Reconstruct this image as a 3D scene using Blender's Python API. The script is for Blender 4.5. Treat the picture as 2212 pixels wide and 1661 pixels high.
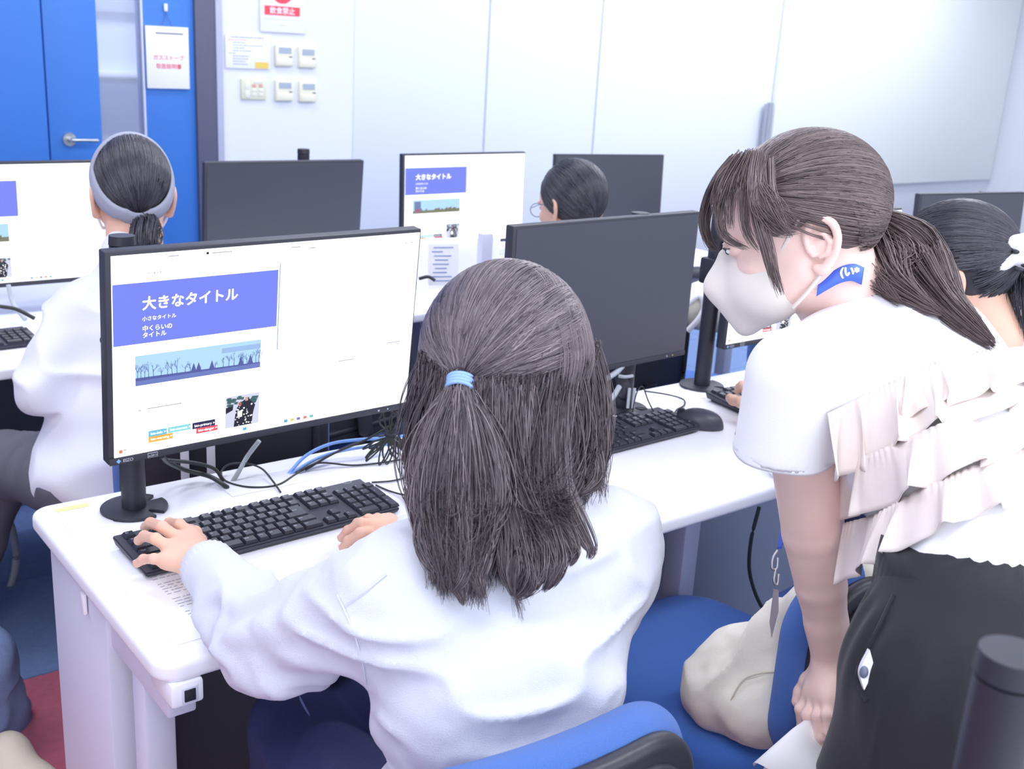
import bpy, bmesh, math, random
import numpy as np
from mathutils import Matrix, Vector
for o in list(bpy.data.objects): bpy.data.objects.remove(o)
C = bpy.context.scene.collection
PI = math.pi
# ---------------------------------------------------------------- camera, world, light, exposure
CAM = np.array([-0.43309623, -1.21189792, 1.47403958]); YAW, PIT, ROL = [math.radians(a) for a in (38.65236, 17.13198, 3.40853)]; FPX = 2410.545
_f = np.array([math.sin(YAW)*math.cos(PIT), math.cos(YAW)*math.cos(PIT), -math.sin(PIT)])
_r = np.array([math.cos(YAW), -math.sin(YAW), 0.]); _u = np.cross(_r, _f)
CR = math.cos(ROL)*_r + math.sin(ROL)*_u; CU = -math.sin(ROL)*_r + math.cos(ROL)*_u; CF = _f
cd = bpy.data.cameras.new('camera'); cam = bpy.data.objects.new('camera', cd); C.objects.link(cam)
cd.sensor_width = 36; cd.lens = FPX/2212*36; cd.clip_start = .02
m = Matrix.Identity(4)
for i in range(3):
    m[i][0] = CR[i]; m[i][1] = CU[i]; m[i][2] = -CF[i]; m[i][3] = CAM[i]
cam.matrix_world = m
cd.dof.use_dof = True; cd.dof.focus_distance = 1.55; cd.dof.aperture_fstop = 9
S = bpy.context.scene; S.camera = cam
S.view_settings.view_transform = 'Standard'; S.view_settings.look = 'None'; S.view_settings.gamma = 1
S.view_settings.exposure = 0.2; S.view_settings.use_curve_mapping = False
w = bpy.data.worlds.new('world'); S.world = w; w.use_nodes = True
w.node_tree.nodes['Background'].inputs[0].default_value = (.80, .87, 1, 1); w.node_tree.nodes['Background'].inputs[1].default_value = 1.05
def area(name, loc, size, power, rot=(0, 0, 0), col=(.93, .95, 1)):
    l = bpy.data.lights.new(name, 'AREA'); l.shape = 'RECTANGLE'; l.size, l.size_y = size; l.energy = power; l.color = col
    o = bpy.data.objects.new(name, l); C.objects.link(o); o.location = loc; o.rotation_euler = rot; o['kind'] = 'structure'; return o
for i, (x, y) in enumerate([(-.6, -.9), (1.6, -.9), (3.8, -.9), (-.6, 1.5), (1.6, 1.5), (3.8, 1.5), (1.6, 3.3), (3.6, 3.0), (5.4, 3.0), (7.2, 3.0), (6.4, 1.2), (5.2, 1.8)]):  # unseen ceiling panels; those at the right added to brighten the back wall
    area('ceiling_fill_light', (x, y, 2.66), (1.25, .5), 22 if y < 2 else (20 if x > 5 else 12))
area('window_daylight', (-2.3, -2.4, 1.6), (3.2, 1.8), 34, (math.radians(80), 0, math.radians(-42)), (.90, .94, 1))
area('window_daylight', (1.6, -2.8, 1.6), (4.5, 1.8), 34, (math.radians(82), 0, 0), (.90, .94, 1))

# ---------------------------------------------------------------- helpers
def P(px, py, d):      # the point seen at a pixel of the 2212x1661 photograph, d metres in front of the lens
    return CAM + d*(CF + (px-1106)/FPX*CR - (py-830.5)/FPX*CU)
def PZ(px, py, z):
    q = P(px, py, 1)-CAM; return CAM + q*(z-CAM[2])/q[2]
def PY(px, py, y):
    q = P(px, py, 1)-CAM; return CAM + q*(y-CAM[1])/q[1]
def srgb(h):
    if isinstance(h, str): h = [int(h[i:i+2], 16)/255 for i in (0, 2, 4)]
    return tuple(((c/12.92) if c <= .04045 else ((c+.055)/1.055)**2.4) for c in h)+(1,)
MATS = {}
def mat(name, col, rough=.5, metal=0, emit=0, noise=0, nscale=40, bump=0, bscale=200, sheen=0, alpha=None, trans=0, spec=.5, sss=0, stretch=None, ior=None):
    if name in MATS: return MATS[name]
    mt = bpy.data.materials.new(name); mt.use_nodes = True; nt = mt.node_tree; b = nt.nodes['Principled BSDF']
    c = srgb(col); b.inputs['Base Color'].default_value = c; b.inputs['Roughness'].default_value = rough; b.inputs['Metallic'].default_value = metal
    b.inputs['Specular IOR Level'].default_value = spec
    if sheen: b.inputs['Sheen Weight'].default_value = sheen
    if trans: b.inputs['Transmission Weight'].default_value = trans
    if alpha is not None: b.inputs['Alpha'].default_value = alpha
    if sss:
        b.inputs['Subsurface Weight'].default_value = sss; b.inputs['Subsurface Radius'].default_value = (.5, .2, .1); b.inputs['Subsurface Scale'].default_value = .01
    if emit:
        b.inputs['Base Color'].default_value = tuple(v*.12 for v in c[:3])+(1,); b.inputs['Emission Color'].default_value = c; b.inputs['Emission Strength'].default_value = emit
    if noise or bump:
        tc = nt.nodes.new('ShaderNodeTexCoord'); src = tc.outputs['Object']
        if stretch:
            mp = nt.nodes.new('ShaderNodeMapping'); mp.inputs['Scale'].default_value = stretch; nt.links.new(src, mp.inputs[0]); src = mp.outputs[0]
    if noise:
        n = nt.nodes.new('ShaderNodeTexNoise'); n.inputs['Scale'].default_value = nscale; n.inputs['Detail'].default_value = 4; nt.links.new(src, n.inputs[0])
        mx = nt.nodes.new('ShaderNodeMix'); mx.data_type = 'RGBA'
        mx.inputs[6].default_value = tuple(max(0, v*(1-noise)) for v in c[:3])+(1,); mx.inputs[7].default_value = tuple(min(1, v*(1+noise)) for v in c[:3])+(1,)
        nt.links.new(n.outputs[0], mx.inputs[0]); nt.links.new(mx.outputs[2], b.inputs['Base Color'])
    if bump:
        n = nt.nodes.new('ShaderNodeTexNoise'); n.inputs['Scale'].default_value = bscale; n.inputs['Detail'].default_value = 3; nt.links.new(src, n.inputs[0])
        bp = nt.nodes.new('ShaderNodeBump'); bp.inputs['Strength'].default_value = bump; bp.inputs['Distance'].default_value = .002
        nt.links.new(n.outputs[0], bp.inputs['Height']); nt.links.new(bp.outputs[0], b.inputs['Normal'])
    MATS[name] = mt; return mt
def link(name, me, m=None, parent=None, label=None, cat=None, group=None, kind=None, loc=None, rot=None):
    o = bpy.data.objects.new(name, me); C.objects.link(o)
    if m is not None and me is not None and not len(me.materials):
        for q in (m if isinstance(m, (list, tuple)) else [m]): me.materials.append(q)
    if parent is not None: o.parent = parent
    if label: o['label'] = label
    if cat: o['category'] = cat
    if group: o['group'] = group
    if kind: o['kind'] = kind
    if loc is not None: o.location = tuple(loc)
    if rot is not None: o.rotation_euler = rot
    return o
def thing(name, label, cat, loc=(0, 0, 0), rz=0, group=None):
    o = link(name, None, label=label, cat=cat, group=group, loc=loc, rot=(0, 0, rz)); o.empty_display_size = .05; return o
def tree_copy(o, parent=None, label=None, loc=None, rz=None):
    c = o.copy(); C.objects.link(c); c.parent = parent
    if label: c['label'] = label
    if loc is not None: c.location = tuple(loc)
    if rz is not None: c.rotation_euler = (0, 0, rz)
    for ch in list(o.children): tree_copy(ch, c)
    return c
def smooth(me, ang=35):
    me.shade_smooth() if hasattr(me, 'shade_smooth') else None
    try: me.set_sharp_from_angle(angle=math.radians(ang))
    except Exception: pass
    return me
def bm_mesh(bm, name='mesh', sm=True):
    me = bpy.data.meshes.new(name); bmesh.ops.recalc_face_normals(bm, faces=bm.faces[:]); bm.to_mesh(me); bm.free()
    return smooth(me) if sm else me
def box(bm, c, s, rot=None, bev=0, seg=2):
    M = Matrix.Translation(Vector(c)) @ (rot.to_4x4() if rot is not None else Matrix.Identity(4)) @ Matrix.Diagonal((s[0], s[1], s[2], 1))
    v = bmesh.ops.create_cube(bm, size=1, matrix=M)['verts']
    if bev:
        es = list({e for q in v for e in q.link_edges}); bmesh.ops.bevel(bm, geom=es, offset=bev, segments=seg, affect='EDGES', profile=.5)
    return v
def boxm(c, s, bev=0, rot=None, seg=2):
    bm = bmesh.new(); box(bm, c, s, rot, bev, seg); return bm_mesh(bm)
def cyl(bm, a, b, r, r2=None, n=24):
    a, b = Vector(a), Vector(b); d = b-a
    M = Matrix.Translation((a+b)/2) @ d.to_track_quat('Z', 'Y').to_matrix().to_4x4()
    return bmesh.ops.create_cone(bm, cap_ends=True, segments=n, radius1=r, radius2=r if r2 is None else r2, depth=d.length, matrix=M)['verts']
def prism(pts, h, z0=0, bev=0, seg=3):     # outline in xy extruded upward
    bm = bmesh.new(); f = bm.faces.new([bm.verts.new((p[0], p[1], z0)) for p in pts])
    r = bmesh.ops.extrude_face_region(bm, geom=[f]); vs = [v for v in r['geom'] if isinstance(v, bmesh.types.BMVert)]
    bmesh.ops.translate(bm, verts=vs, vec=(0, 0, h))
    if bev:
        es = [e for e in bm.edges if abs(e.verts[0].co.z-e.verts[1].co.z) < 1e-6]
        bmesh.ops.bevel(bm, geom=es, offset=bev, segments=seg, affect='EDGES', profile=.5)
    return bm_mesh(bm)
def rrect(x0, y0, x1, y1, r, n=6):
    o = []
    for cx, cy, a in ((x1-r, y0+r, -90), (x1-r, y1-r, 0), (x0+r, y1-r, 90), (x0+r, y0+r, 180)):
        for i in range(n+1): t = math.radians(a+90*i/n); o.append((cx+r*math.cos(t), cy+r*math.sin(t)))
    return o
def spline(pts, n=8):
    p = [np.array(q, float) for q in pts]; p = [2*p[0]-p[1]]+p+[2*p[-1]-p[-2]]; out = []
    for i in range(1, len(p)-2):
        for k in range(n):
            t = k/n; a, b, c, d = p[i-1:i+3]
            out.append(.5*((2*b)+(-a+c)*t+(2*a-5*b+4*c-d)*t*t+(-a+3*b-3*c+d)*t**3))
    out.append(p[-2]); return np.array(out)
def tubes(lines, radii, sides=8, flat=1.0):   # lines: list of (K,3) arrays; one mesh, rings along each
    V = []; F = []; base = 0
    for L, r in zip(lines, radii):
        L = np.asarray(L, float); K = len(L); T = np.gradient(L, axis=0); T /= np.linalg.norm(T, axis=1)[:, None]+1e-12
        up = np.array([0, 0, 1.]); A = np.cross(T, up); bad = np.linalg.norm(A, axis=1) < .1; A[bad] = np.cross(T[bad], [1., 0, 0]); A /= np.linalg.norm(A, axis=1)[:, None]
        B = np.cross(T, A); rr = np.broadcast_to(np.asarray(r, float), (K,))
        for k in range(sides):
            t = 2*PI*k/sides; V.append(L+(A*math.cos(t)+B*math.sin(t)*flat)*rr[:, None])
        for k in range(sides):
            k2 = (k+1) % sides
            for j in range(K-1): F.append((base+k*K+j, base+k2*K+j, base+k2*K+j+1, base+k*K+j+1))
        F.append([base+k*K for k in range(sides)][::-1]); F.append([base+k*K+K-1 for k in range(sides)])
        base += sides*K
    me = bpy.data.meshes.new('tube'); me.from_pydata(np.concatenate(V).tolist(), [], F); me.update(); return smooth(me, 50)
def cable(name, pts, r, m, label, parent=None, group=None, n=8, cat='cable'):
    me = tubes([spline(pts, n)], [r]); return link(name, me, m, parent, label, cat if parent is None else None, group)
_tc = {}
def text_mesh(s, size=1.0, extrude=0, align='LEFT', bold=0):
    k = (s, size, extrude, align, bold)
    if k in _tc: return _tc[k]
    if bold:                       # heavier strokes: the same outline laid over itself with small shifts
        m0 = text_mesh(s, size, extrude, align, 0); _tc[k] = joinm([xform(m0, Matrix.Translation((bold*x, bold*y, i*2e-6))) for i, (x, y) in enumerate(((0, 0), (1, 0), (-1, 0), (0, 1), (0, -1), (.7, .7), (-.7, -.7)))]); return _tc[k]
    cu = bpy.data.curves.new('t', 'FONT'); cu.body = s; cu.size = size; cu.extrude = extrude; cu.align_x = align; cu.offset = bold; cu.resolution_u = 3
    o = bpy.data.objects.new('t', cu); C.objects.link(o); dg = bpy.context.evaluated_depsgraph_get()
    me = bpy.data.meshes.new_from_object(o.evaluated_get(dg)); bpy.data.objects.remove(o); bpy.data.curves.remove(cu); _tc[k] = me; me.materials.clear(); return me
def xform(me, M):
    me = me.copy(); me.transform(M); return me
def joinm(ms, name='mesh'):
    V = []; F = []; mi = []; b = 0; mats = []
    for me in ms:
        n = len(me.vertices); co = np.empty(n*3, np.float32); me.vertices.foreach_get('co', co); V.append(co.reshape(-1, 3))
        mp = []
        for q in me.materials:
            if q not in mats: mats.append(q)
            mp.append(mats.index(q))
        for p in me.polygons: F.append([i+b for i in p.vertices]); mi.append(mp[p.material_index] if mp else 0)
        b += n
    me = bpy.data.meshes.new(name); me.from_pydata(np.concatenate(V).tolist(), [], F); me.update()
    for q in mats: me.materials.append(q)
    me.polygons.foreach_set('material_index', mi); return me
# ---- value noise + signed distance shapes -> meshes
def vnoise(p, s=1.0, seed=0):
    p = np.asarray(p, np.float64)*s; i = np.floor(p).astype(np.int64); f = p-i; f = f*f*(3-2*f); out = 0
    for dx in (0, 1):
        for dy in (0, 1):
            for dz in (0, 1):
                h = (i[..., 0]+dx)*374761393+(i[..., 1]+dy)*668265263+(i[..., 2]+dz)*2147483647+seed*974634777
                h = (h ^ (h >> 13))*1274126177; h = (h ^ (h >> 16)) & 0xffff
                out = out+h/65535.*(f[..., 0] if dx else 1-f[..., 0])*(f[..., 1] if dy else 1-f[..., 1])*(f[..., 2] if dz else 1-f[..., 2])
    return out*2-1
def cone(a, b, ra, rb): return ('c', np.array(a, float), np.array(b, float), ra, rb)
def ell(c, r, R=None): return ('e', np.array(c, float), np.array(r, float), np.eye(3) if R is None else np.array(R, float))
def chain(pts, rad): return [cone(pts[i], pts[i+1], rad[i], rad[i+1]) for i in range(len(pts)-1)]
def sdf(prims, X, k=.02):
    out = None
    for pr in prims:
        kk = k
        if pr[0] == 'k': kk = pr[1]; pr = pr[2]
        neg = pr[0] == 'n'
        if neg: pr = pr[1]
        if pr[0] == 'c':
            _, a, b, ra, rb = pr; ba = b-a; t = np.clip(((X-a)@ba)/(ba@ba), 0, 1); d = np.linalg.norm(X-a-t[:, None]*ba, axis=1)-(ra+(rb-ra)*t)
        elif pr[0] == 'e':
            _, c, r, R = pr; q = (X-c)@R; k0 = np.linalg.norm(q/r, axis=1); k1 = np.linalg.norm(q/(r*r), axis=1); d = k0*(k0-1)/(k1+1e-9)
        elif pr[0] == 'f': d = pr[1](X)
        if neg:
            h = np.clip(.5-.5*(out+d)/kk, 0, 1); out = out*(1-h)-d*h+kk*h*(1-h); continue
        if out is None: out = d
        else:
            h = np.clip(.5+.5*(out-d)/kk, 0, 1); out = out*h+d*0+d*(1-h) if False else (out*(1-h)+d*h-kk*h*(1-h))
    return out
def bounds(prims, pad):
    lo = np.full(3, 9.); hi = -lo
    for pr in prims:
        if pr[0] == 'k': pr = pr[2]
        if pr[0] == 'c':
            for q, r in ((pr[1], pr[3]), (pr[2], pr[4])): lo = np.minimum(lo, q-r); hi = np.maximum(hi, q+r)
        elif pr[0] == 'e': r = pr[2].max(); lo = np.minimum(lo, pr[1]-r); hi = np.maximum(hi, pr[1]+r)
    return lo-pad, hi+pad
def sdf_mesh(prims, h=.005, k=.02, disp=None, name='mesh', newton=1):
    lo, hi = bounds(prims, 3*h); fn = lambda X: sdf(prims, X, k)
    B = 6; nb = np.ceil((hi-lo)/(h*B)).astype(int)+1; n = nb*B
    g = [lo[i]+h*(np.arange(nb[i])*B+(B-1)/2) for i in range(3)]
    cc = np.stack(np.meshgrid(*g, indexing='ij'), -1).reshape(-1, 3); cv = fn(cc); keep = np.abs(cv) < h*B*1.35
    G = np.repeat(np.repeat(np.repeat(np.where(cv < 0, -1., 1.).reshape(nb).astype(np.float32), B, 0), B, 1), B, 2)
    idx = np.stack(np.unravel_index(np.nonzero(keep)[0], nb), -1)*B
    off = np.stack(np.meshgrid(*[np.arange(B)]*3, indexing='ij'), -1).reshape(-1, 3)
    ii = (idx[:, None]+off[None]).reshape(-1, 3)
    for s in range(0, len(ii), 400000):
        q = ii[s:s+400000]; G[q[:, 0], q[:, 1], q[:, 2]] = fn(lo+h*q)
    neg = G < 0
    c = np.zeros(np.array(G.shape)-1, np.int8)
    for dx in (0, 1):
        for dy in (0, 1):
            for dz in (0, 1): c += neg[dx:neg.shape[0]-1+dx, dy:neg.shape[1]-1+dy, dz:neg.shape[2]-1+dz]
    act = (c > 0) & (c < 8); ids = -np.ones(act.shape, np.int64); A = np.stack(np.nonzero(act), -1); ids[act] = np.arange(len(A))
    s = np.zeros((len(A), 3)); cnt = np.zeros(len(A))
    for ax in range(3):
        o1, o2 = [q for q in range(3) if q != ax]
        for i in (0, 1):
            for j in (0, 1):
                a = A.copy(); a[:, o1] += i; a[:, o2] += j; b = a.copy(); b[:, ax] += 1
                va = G[a[:, 0], a[:, 1], a[:, 2]]; vb = G[b[:, 0], b[:, 1], b[:, 2]]; cr = (va < 0) != (vb < 0)
                t = va/(va-vb+1e-12); p = a.astype(float); p[:, ax] += t; s[cr] += p[cr]; cnt[cr] += 1
    V = lo+h*(s/cnt[:, None]); F = []
    for ax in range(3):
        o1, o2 = [(1, 2), (2, 0), (0, 1)][ax]
        sl = [slice(None)]*3; sl2 = [slice(None)]*3; sl[ax] = slice(0, -1); sl2[ax] = slice(1, None)
        e = neg[tuple(sl)] != neg[tuple(sl2)]; E = np.stack(np.nonzero(e), -1)
        E = E[(E[:, o1] > 0) & (E[:, o2] > 0) & (E[:, o1] < act.shape[o1]) & (E[:, o2] < act.shape[o2])]
        E = E[E[:, ax] < act.shape[ax]]
        q = []
        for d1, d2 in ((-1, -1), (0, -1), (0, 0), (-1, 0)):
            a = E.copy(); a[:, o1] += d1; a[:, o2] += d2; q.append(ids[a[:, 0], a[:, 1], a[:, 2]])
        q = np.stack(q, -1); fl = neg[E[:, 0], E[:, 1], E[:, 2]]; q[~fl] = q[~fl][:, ::-1]; F.append(q[(q >= 0).all(1)])
    F = np.concatenate(F)
    def nrm(V):
        e = h*.5; Nn = np.stack([fn(V+np.eye(3)[i]*e)-fn(V-np.eye(3)[i]*e) for i in range(3)], -1); return Nn/(np.linalg.norm(Nn, axis=1)[:, None]+1e-9)
    for _ in range(newton): V = V-np.clip(fn(V), -h, h)[:, None]*nrm(V)
    if disp is not None: V = V+nrm(V)*disp(V)[:, None]
    me = bpy.data.meshes.new(name); me.vertices.add(len(V)); me.vertices.foreach_set('co', V.astype(np.float32).ravel())
    me.loops.add(F.size); me.loops.foreach_set('vertex_index', F.ravel().astype(np.int32)); me.polygons.add(len(F))
    me.polygons.foreach_set('loop_start', (np.arange(len(F))*4).astype(np.int32)); me.update(calc_edges=True); me.validate(); me.shade_smooth(); return me
def trace(fn, px, py, d0=.6, d1=4):      # first hit of a photo ray with a distance field
    d = d0; q = P(px, py, 1)-CAM; L = np.linalg.norm(q)
    for _ in range(120):
        v = fn((CAM+q*d)[None])[0]
        if v < .0004: break
        d += v*.9/L
        if d > d1: return None
    return CAM+q*d
# ---------------------------------------------------------------- materials
WALL = mat('wall_paint', 'EEF0F8', .55, noise=.01, nscale=3); WHITEB = mat('whiteboard_enamel', 'F4F8F8', .16)
WHITE = mat('white_laminate', 'F1F1F8', .35, spec=.4); DESKM = mat('grey_metal', 'D4D5E6', .45); PANEL = mat('dark_grey_panel', '5A5D6A', .5, noise=.05)
BLUEW = mat('blue_wall_laminate', '4483DA', .42, noise=.04, nscale=2); FRAME = mat('grey_frame', '63647A', .5, noise=.06, stretch=(30, 1, 1), nscale=4); LGREY = mat('light_grey_trim', 'BFC2DA', .5)
BLACK = mat('black_plastic', '2B2B36', .45, spec=.5); BLACK2 = mat('black_matte', '22222C', .6); BEZEL = mat('bezel_plastic', '33343F', .5); KEYM = mat('key_plastic', '2C2C37', .32); KBODY = mat('keyboard_body', '3B3B48', .5, bump=.2, bscale=900)
SILV = mat('brushed_steel', 'C8CACE', .3, 1); CREAM = mat('cream_plastic', 'F3EFD8', .5); LCD = mat('lcd_grey', 'AEBBC8', .3)
OFFSCR = mat('off_screen', '41434F', .38, spec=.6); SCREEN = mat('lit_screen', 'FBFDFF', .4, emit=1.3); BLUEB = mat('screen_blue', '7683EE', .4, emit=.85)
SEATB = mat('chair_blue_fabric', '3F6FC2', .85, noise=.08, nscale=300, bump=.5, bscale=700, sheen=.25); PAPER = mat('paper', 'FAFAFC', .7); WTEXT = mat('screen_text_white', 'FFFFFF', .5, emit=1.3)
INK = mat('ink_grey', '6A6E80', .7); RED = mat('red_print', 'F0505F', .6); YEL = mat('yellow_print', 'F2D36A', .6); BLUEINK = mat('blue_ink', '8C9CD0', .7)
CABB = mat('cable_black', '2C2F30', .45); CABBLUE = mat('cable_blue', '7FA9EC', .45); CABG = mat('cable_grey', 'AEB4BC', .45); LEGEND = mat('key_print', 'B9BCCC', .6)
GREYT = mat('screen_grey_text', 'C9CDD6', .5, emit=.6); DKT = mat('screen_dark_text', '30343F', .5, emit=.1)
def scol(h, e=.8): return mat('screen_'+h, h, .5, emit=e)

# ---------------------------------------------------------------- room
YW = 4.05
def plane_box(name, x0, y0, z0, x1, y1, z1, m, bev=0, **k):
    return link(name, boxm(((x0+x1)/2, (y0+y1)/2, (z0+z1)/2), (abs(x1-x0), abs(y1-y0), abs(z1-z0)), bev), m, **k)
ST = dict(kind='structure')
plane_box('floor', -3, -3, -.05, 9.2, 6.2, -.009, mat('floor_screed', '3A4668', .9), **ST)
fl = bpy.data.objects['floor']
CB = mat('carpet_blue', '6480B0', .95, noise=.22, nscale=60, bump=.8, bscale=400, sheen=.2); CRD = mat('carpet_red', 'B85C74', .95, noise=.22, nscale=60, bump=.8, bscale=400, sheen=.2); CDB = mat('carpet_dark_blue', '54698F', .95, noise=.22, nscale=60, bump=.8, bscale=400)
tm = {}
for k, mm in (('b', CB), ('r', CRD), ('d', CDB)):
    me = boxm((.25, .25, -.0045), (.4975, .4975, .009), .002, seg=1); me.materials.append(mm); tm[k] = me
for i in range(-3, 9):
    for j in range(-3, 9):
        x, y = i*.5+.03, j*.5-.28
        k = 'r' if (y < 1.2 and x < .3) or (i == 2 and j < -1) else ('d' if (i*7+j*3) % 5 == 0 else 'b')
        link('carpet_tile', tm[k], None, fl, loc=(x, y, 0))
# back wall: a blue panelled stretch with a door at the left, white wall to the right
XD0, XD1 = 1.055, 1.73
plane_box('wall_back', 1.86, YW, 0, 9.1, YW+.12, 2.75, WALL, **ST)
plane_box('wall_left', -3.0, -3, 0, -2.9, YW, 2.75, WALL, **ST); plane_box('wall_right', 9.0, -3, 0, 9.1, YW, 2.75, WALL, **ST)
plane_box('ceiling', -3, -3, 2.7, 9.1, YW+2, 2.8, mat('ceiling_white', 'F4F5FA', .8), **ST)
plane_box('trim_1', 1.735, YW-.03, 0, 1.835, YW+.1, 2.7, FRAME, .003, **ST)
plane_box('trim_2', 1.835, YW-.035, 0, 1.868, YW+.02, 2.7, LGREY, .003, **ST)
plane_box('trim_3', 2.6, YW-.006, 0, 9.0, YW+.01, 2.7, mat('wall_panel', 'EDF1FA', .4), .002, **ST)
for n, x in enumerate((3.45, 4.29)): plane_box('trim_%d' % (n+4), x, YW-.009, 0, x+.012, YW, 2.7, LGREY, .001, **ST)
wb = plane_box('whiteboard', 5.94, YW-.05, .55, 8.95, YW-.012, 2.6, WHITEB, .004, label='large glossy white board covering the right end of the back wall', cat='whiteboard')
wall_b = link('wall_blue', boxm((-.95, YW+.05, 1.37), (3.98, .1, 2.74), .002), BLUEW, kind='structure')
plane_box('wall_blue_panel', -.3, YW-.012, .03, XD0-.006, YW+.01, 2.7, BLUEW, .003, parent=wall_b)
plane_box('blue_side_panel', 1.49, YW-.012, .03, 1.735, YW+.08, 2.7, BLUEW, .003, parent=wall_b)
door = link('door_1', None, kind='structure')
plane_box('leaf', XD0, YW-.014, .02, 1.285, YW+.03, 2.7, BLUEW, .003, parent=door)
plane_box('leaf_base', 1.285, YW-.014, .02, 1.49, YW+.03, .35, BLUEW, .003, parent=door)
plane_box('glass_pane', 1.285, YW-.004, .35, 1.482, YW+.006, 2.7, mat('door_glass', 'DDE4F2', .06, trans=.75, ior=1.1, spec=.8), 0, parent=door)
plane_box('glazing_bead', 1.482, YW-.02, .35, 1.492, YW+.01, 2.7, mat('bead_white', 'DDE2F4', .4), .001, parent=door)
bm = bmesh.new(); cyl(bm, (1.137, YW-.014, .935), (1.137, YW-.024, .935), .031, .029, 32); cyl(bm, (1.137, YW-.022, .935), (1.137, YW-.06, .935), .010)
h_ = link('door_handle', bm_mesh(bm), SILV, door)
hl = tubes([spline([(1.137, YW-.058, .935), (1.16, YW-.062, .935), (1.21, YW-.06, .934), (1.252, YW-.056, .932)])], [.0105], 14, .8); link('lever', hl, SILV, h_)
# banded wall added behind the door glass; its colours imitate the room's reflection
plane_box('wall_reflection', -1, 5.9, 0, 4, 6.0, 2.75, mat('reflection_mid_band', 'D6E2F6', .7), **ST)
plane_box('wall_reflection_low', .2, 5.86, 0, 4, 5.9, 1.12, mat('reflection_low_band', '8E9AB8', .7), .004, **ST)
plane_box('trim_6', .2, 5.84, 1.12, 4, 5.9, 1.15, mat('reflection_white_line', 'F8F8FF', .5), .003, **ST)
plane_box('trim_7', .2, 5.85, 1.5, 4, 5.9, 2.7, mat('reflection_top_band', 'A9B2C8', .7), **ST)
area('reflection_fill_light', (1.9, 5.0, 2.6), (2, .5), 45)  # added lamp, brightens the imitated reflection bands behind the glass

def flat_text(s, x, z, size, m, parent, name='lettering', y=YW-.004, bold=0, align='LEFT'):
    me = xform(text_mesh(s, size, 0, align, bold), Matrix.Translation((x, y, z)) @ Matrix.Rotation(PI/2, 4, 'X')); return link(name, me, m, parent)
def quad_xz(name, x0, z0, x1, z1, y, m, parent, t=.0006): return link(name, boxm(((x0+x1)/2, y, (z0+z1)/2), (x1-x0, t, z1-z0)), m, parent)
# hanging manual on the blue panel
t = thing('hanging_manual', 'white stove manual with red lettering hanging from a hook on the blue wall', 'booklet', (1.6, YW-.02, 1.3))
L = lambda me: xform(me, Matrix.Translation((-1.6, -(YW-.02), -1.3)))
link('cover', L(boxm((1.6, YW-.024, 1.304), (.203, .012, .277), .002)), PAPER, t)
bm = bmesh.new(); box(bm, (1.6, YW-.02, 1.525), (.017, .012, .034), None, .003); link('hook', L(bm_mesh(bm)), WHITE, t)
link('cord', L(tubes([np.array([(1.575, YW-.025, 1.44), (1.6, YW-.024, 1.50), (1.628, YW-.025, 1.438)])], [.0015])), INK, t)
for s, z in (('ガスストーブ', 1.295), ('取扱説明書', 1.257)):
    link('lettering', L(xform(text_mesh(s, .0245, 0, 'CENTER', .0003), Matrix.Translation((1.603, YW-.0307, z)) @ Matrix.Rotation(PI/2, 4, 'X'))), RED, t)
link('header_bar', L(boxm((1.61, YW-.0305, 1.412), (.13, .0006, .006))), INK, t)
# no eating sign
t = thing('no_eating_sign', 'white sign with a red banner reading no eating or drinking above the notice', 'sign', (2.195, YW-.008, 1.6))
L = lambda me: xform(me, Matrix.Translation((-2.195, -(YW-.008), -1.6)))
link('board', L(boxm((2.195, YW-.009, 1.62), (.245, .004, .352), .001)), PAPER, t)
link('red_banner', L(boxm((2.19, YW-.0115, 1.545), (.19, .001, .043), 0)), RED, t)
link('lettering', L(xform(text_mesh('飲食禁止', .034, 0, 'CENTER', .0006), Matrix.Translation((2.19, YW-.0125, 1.533)) @ Matrix.Rotation(PI/2, 4, 'X'))), PAPER, t)
bm = bmesh.new(); bmesh.ops.create_circle(bm, cap_ends=True, segments=40, radius=.062, matrix=Matrix.Translation((2.19, YW-.0118, 1.64)) @ Matrix.Rotation(PI/2, 4, 'X')); link('red_disc', L(bm_mesh(bm)), RED, t)
link('fine_print', L(joinm([boxm((2.19-.02*i % .01, YW-.0115, z), (wd, .0004, .003)) for i, (z, wd) in enumerate(((1.505, .2), (1.478, .05)))])), mat('fine_print', 'DADDE6', .7), t)
# notice sheet
t = thing('notice_sheet', 'laminated notice with lines of text and a yellow box beside the thermostats', 'notice', (2.008, YW-.006, 1.27))
L = lambda me: xform(me, Matrix.Translation((-2.008, -(YW-.006), -1.27)))
link('sheet', L(boxm((2.008, YW-.008, 1.347), (.232, .002, .16), .0005)), PAPER, t)
rnd = random.Random(3); g = []; rr_ = []
for i in range(11):
    z = 1.412-.0125*i; x0 = 1.905+(.012 if i not in (1, 6) else 0)+(.012 if i > 1 and i != 6 else 0); ln = [.17, .09, .06, .15, .05, .09, .04, .08, .07, .06, .07][i]
    x = x0
    while x < x0+ln:
        wd = rnd.uniform(.006, .016); (rr_ if i == 1 else g).append(boxm((x+wd/2, YW-.0095, z), (wd, .0004, .0042 if i == 0 else .003))); x += wd+rnd.uniform(.001, .004)
link('text_lines', L(joinm(g)), mat('notice_ink', '8890AE', .7), t); link('red_line', L(joinm(rr_)), RED, t)
link('yellow_box', L(boxm((2.08, YW-.0098, 1.285), (.072, .0004, .03))), YEL, t)
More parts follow.
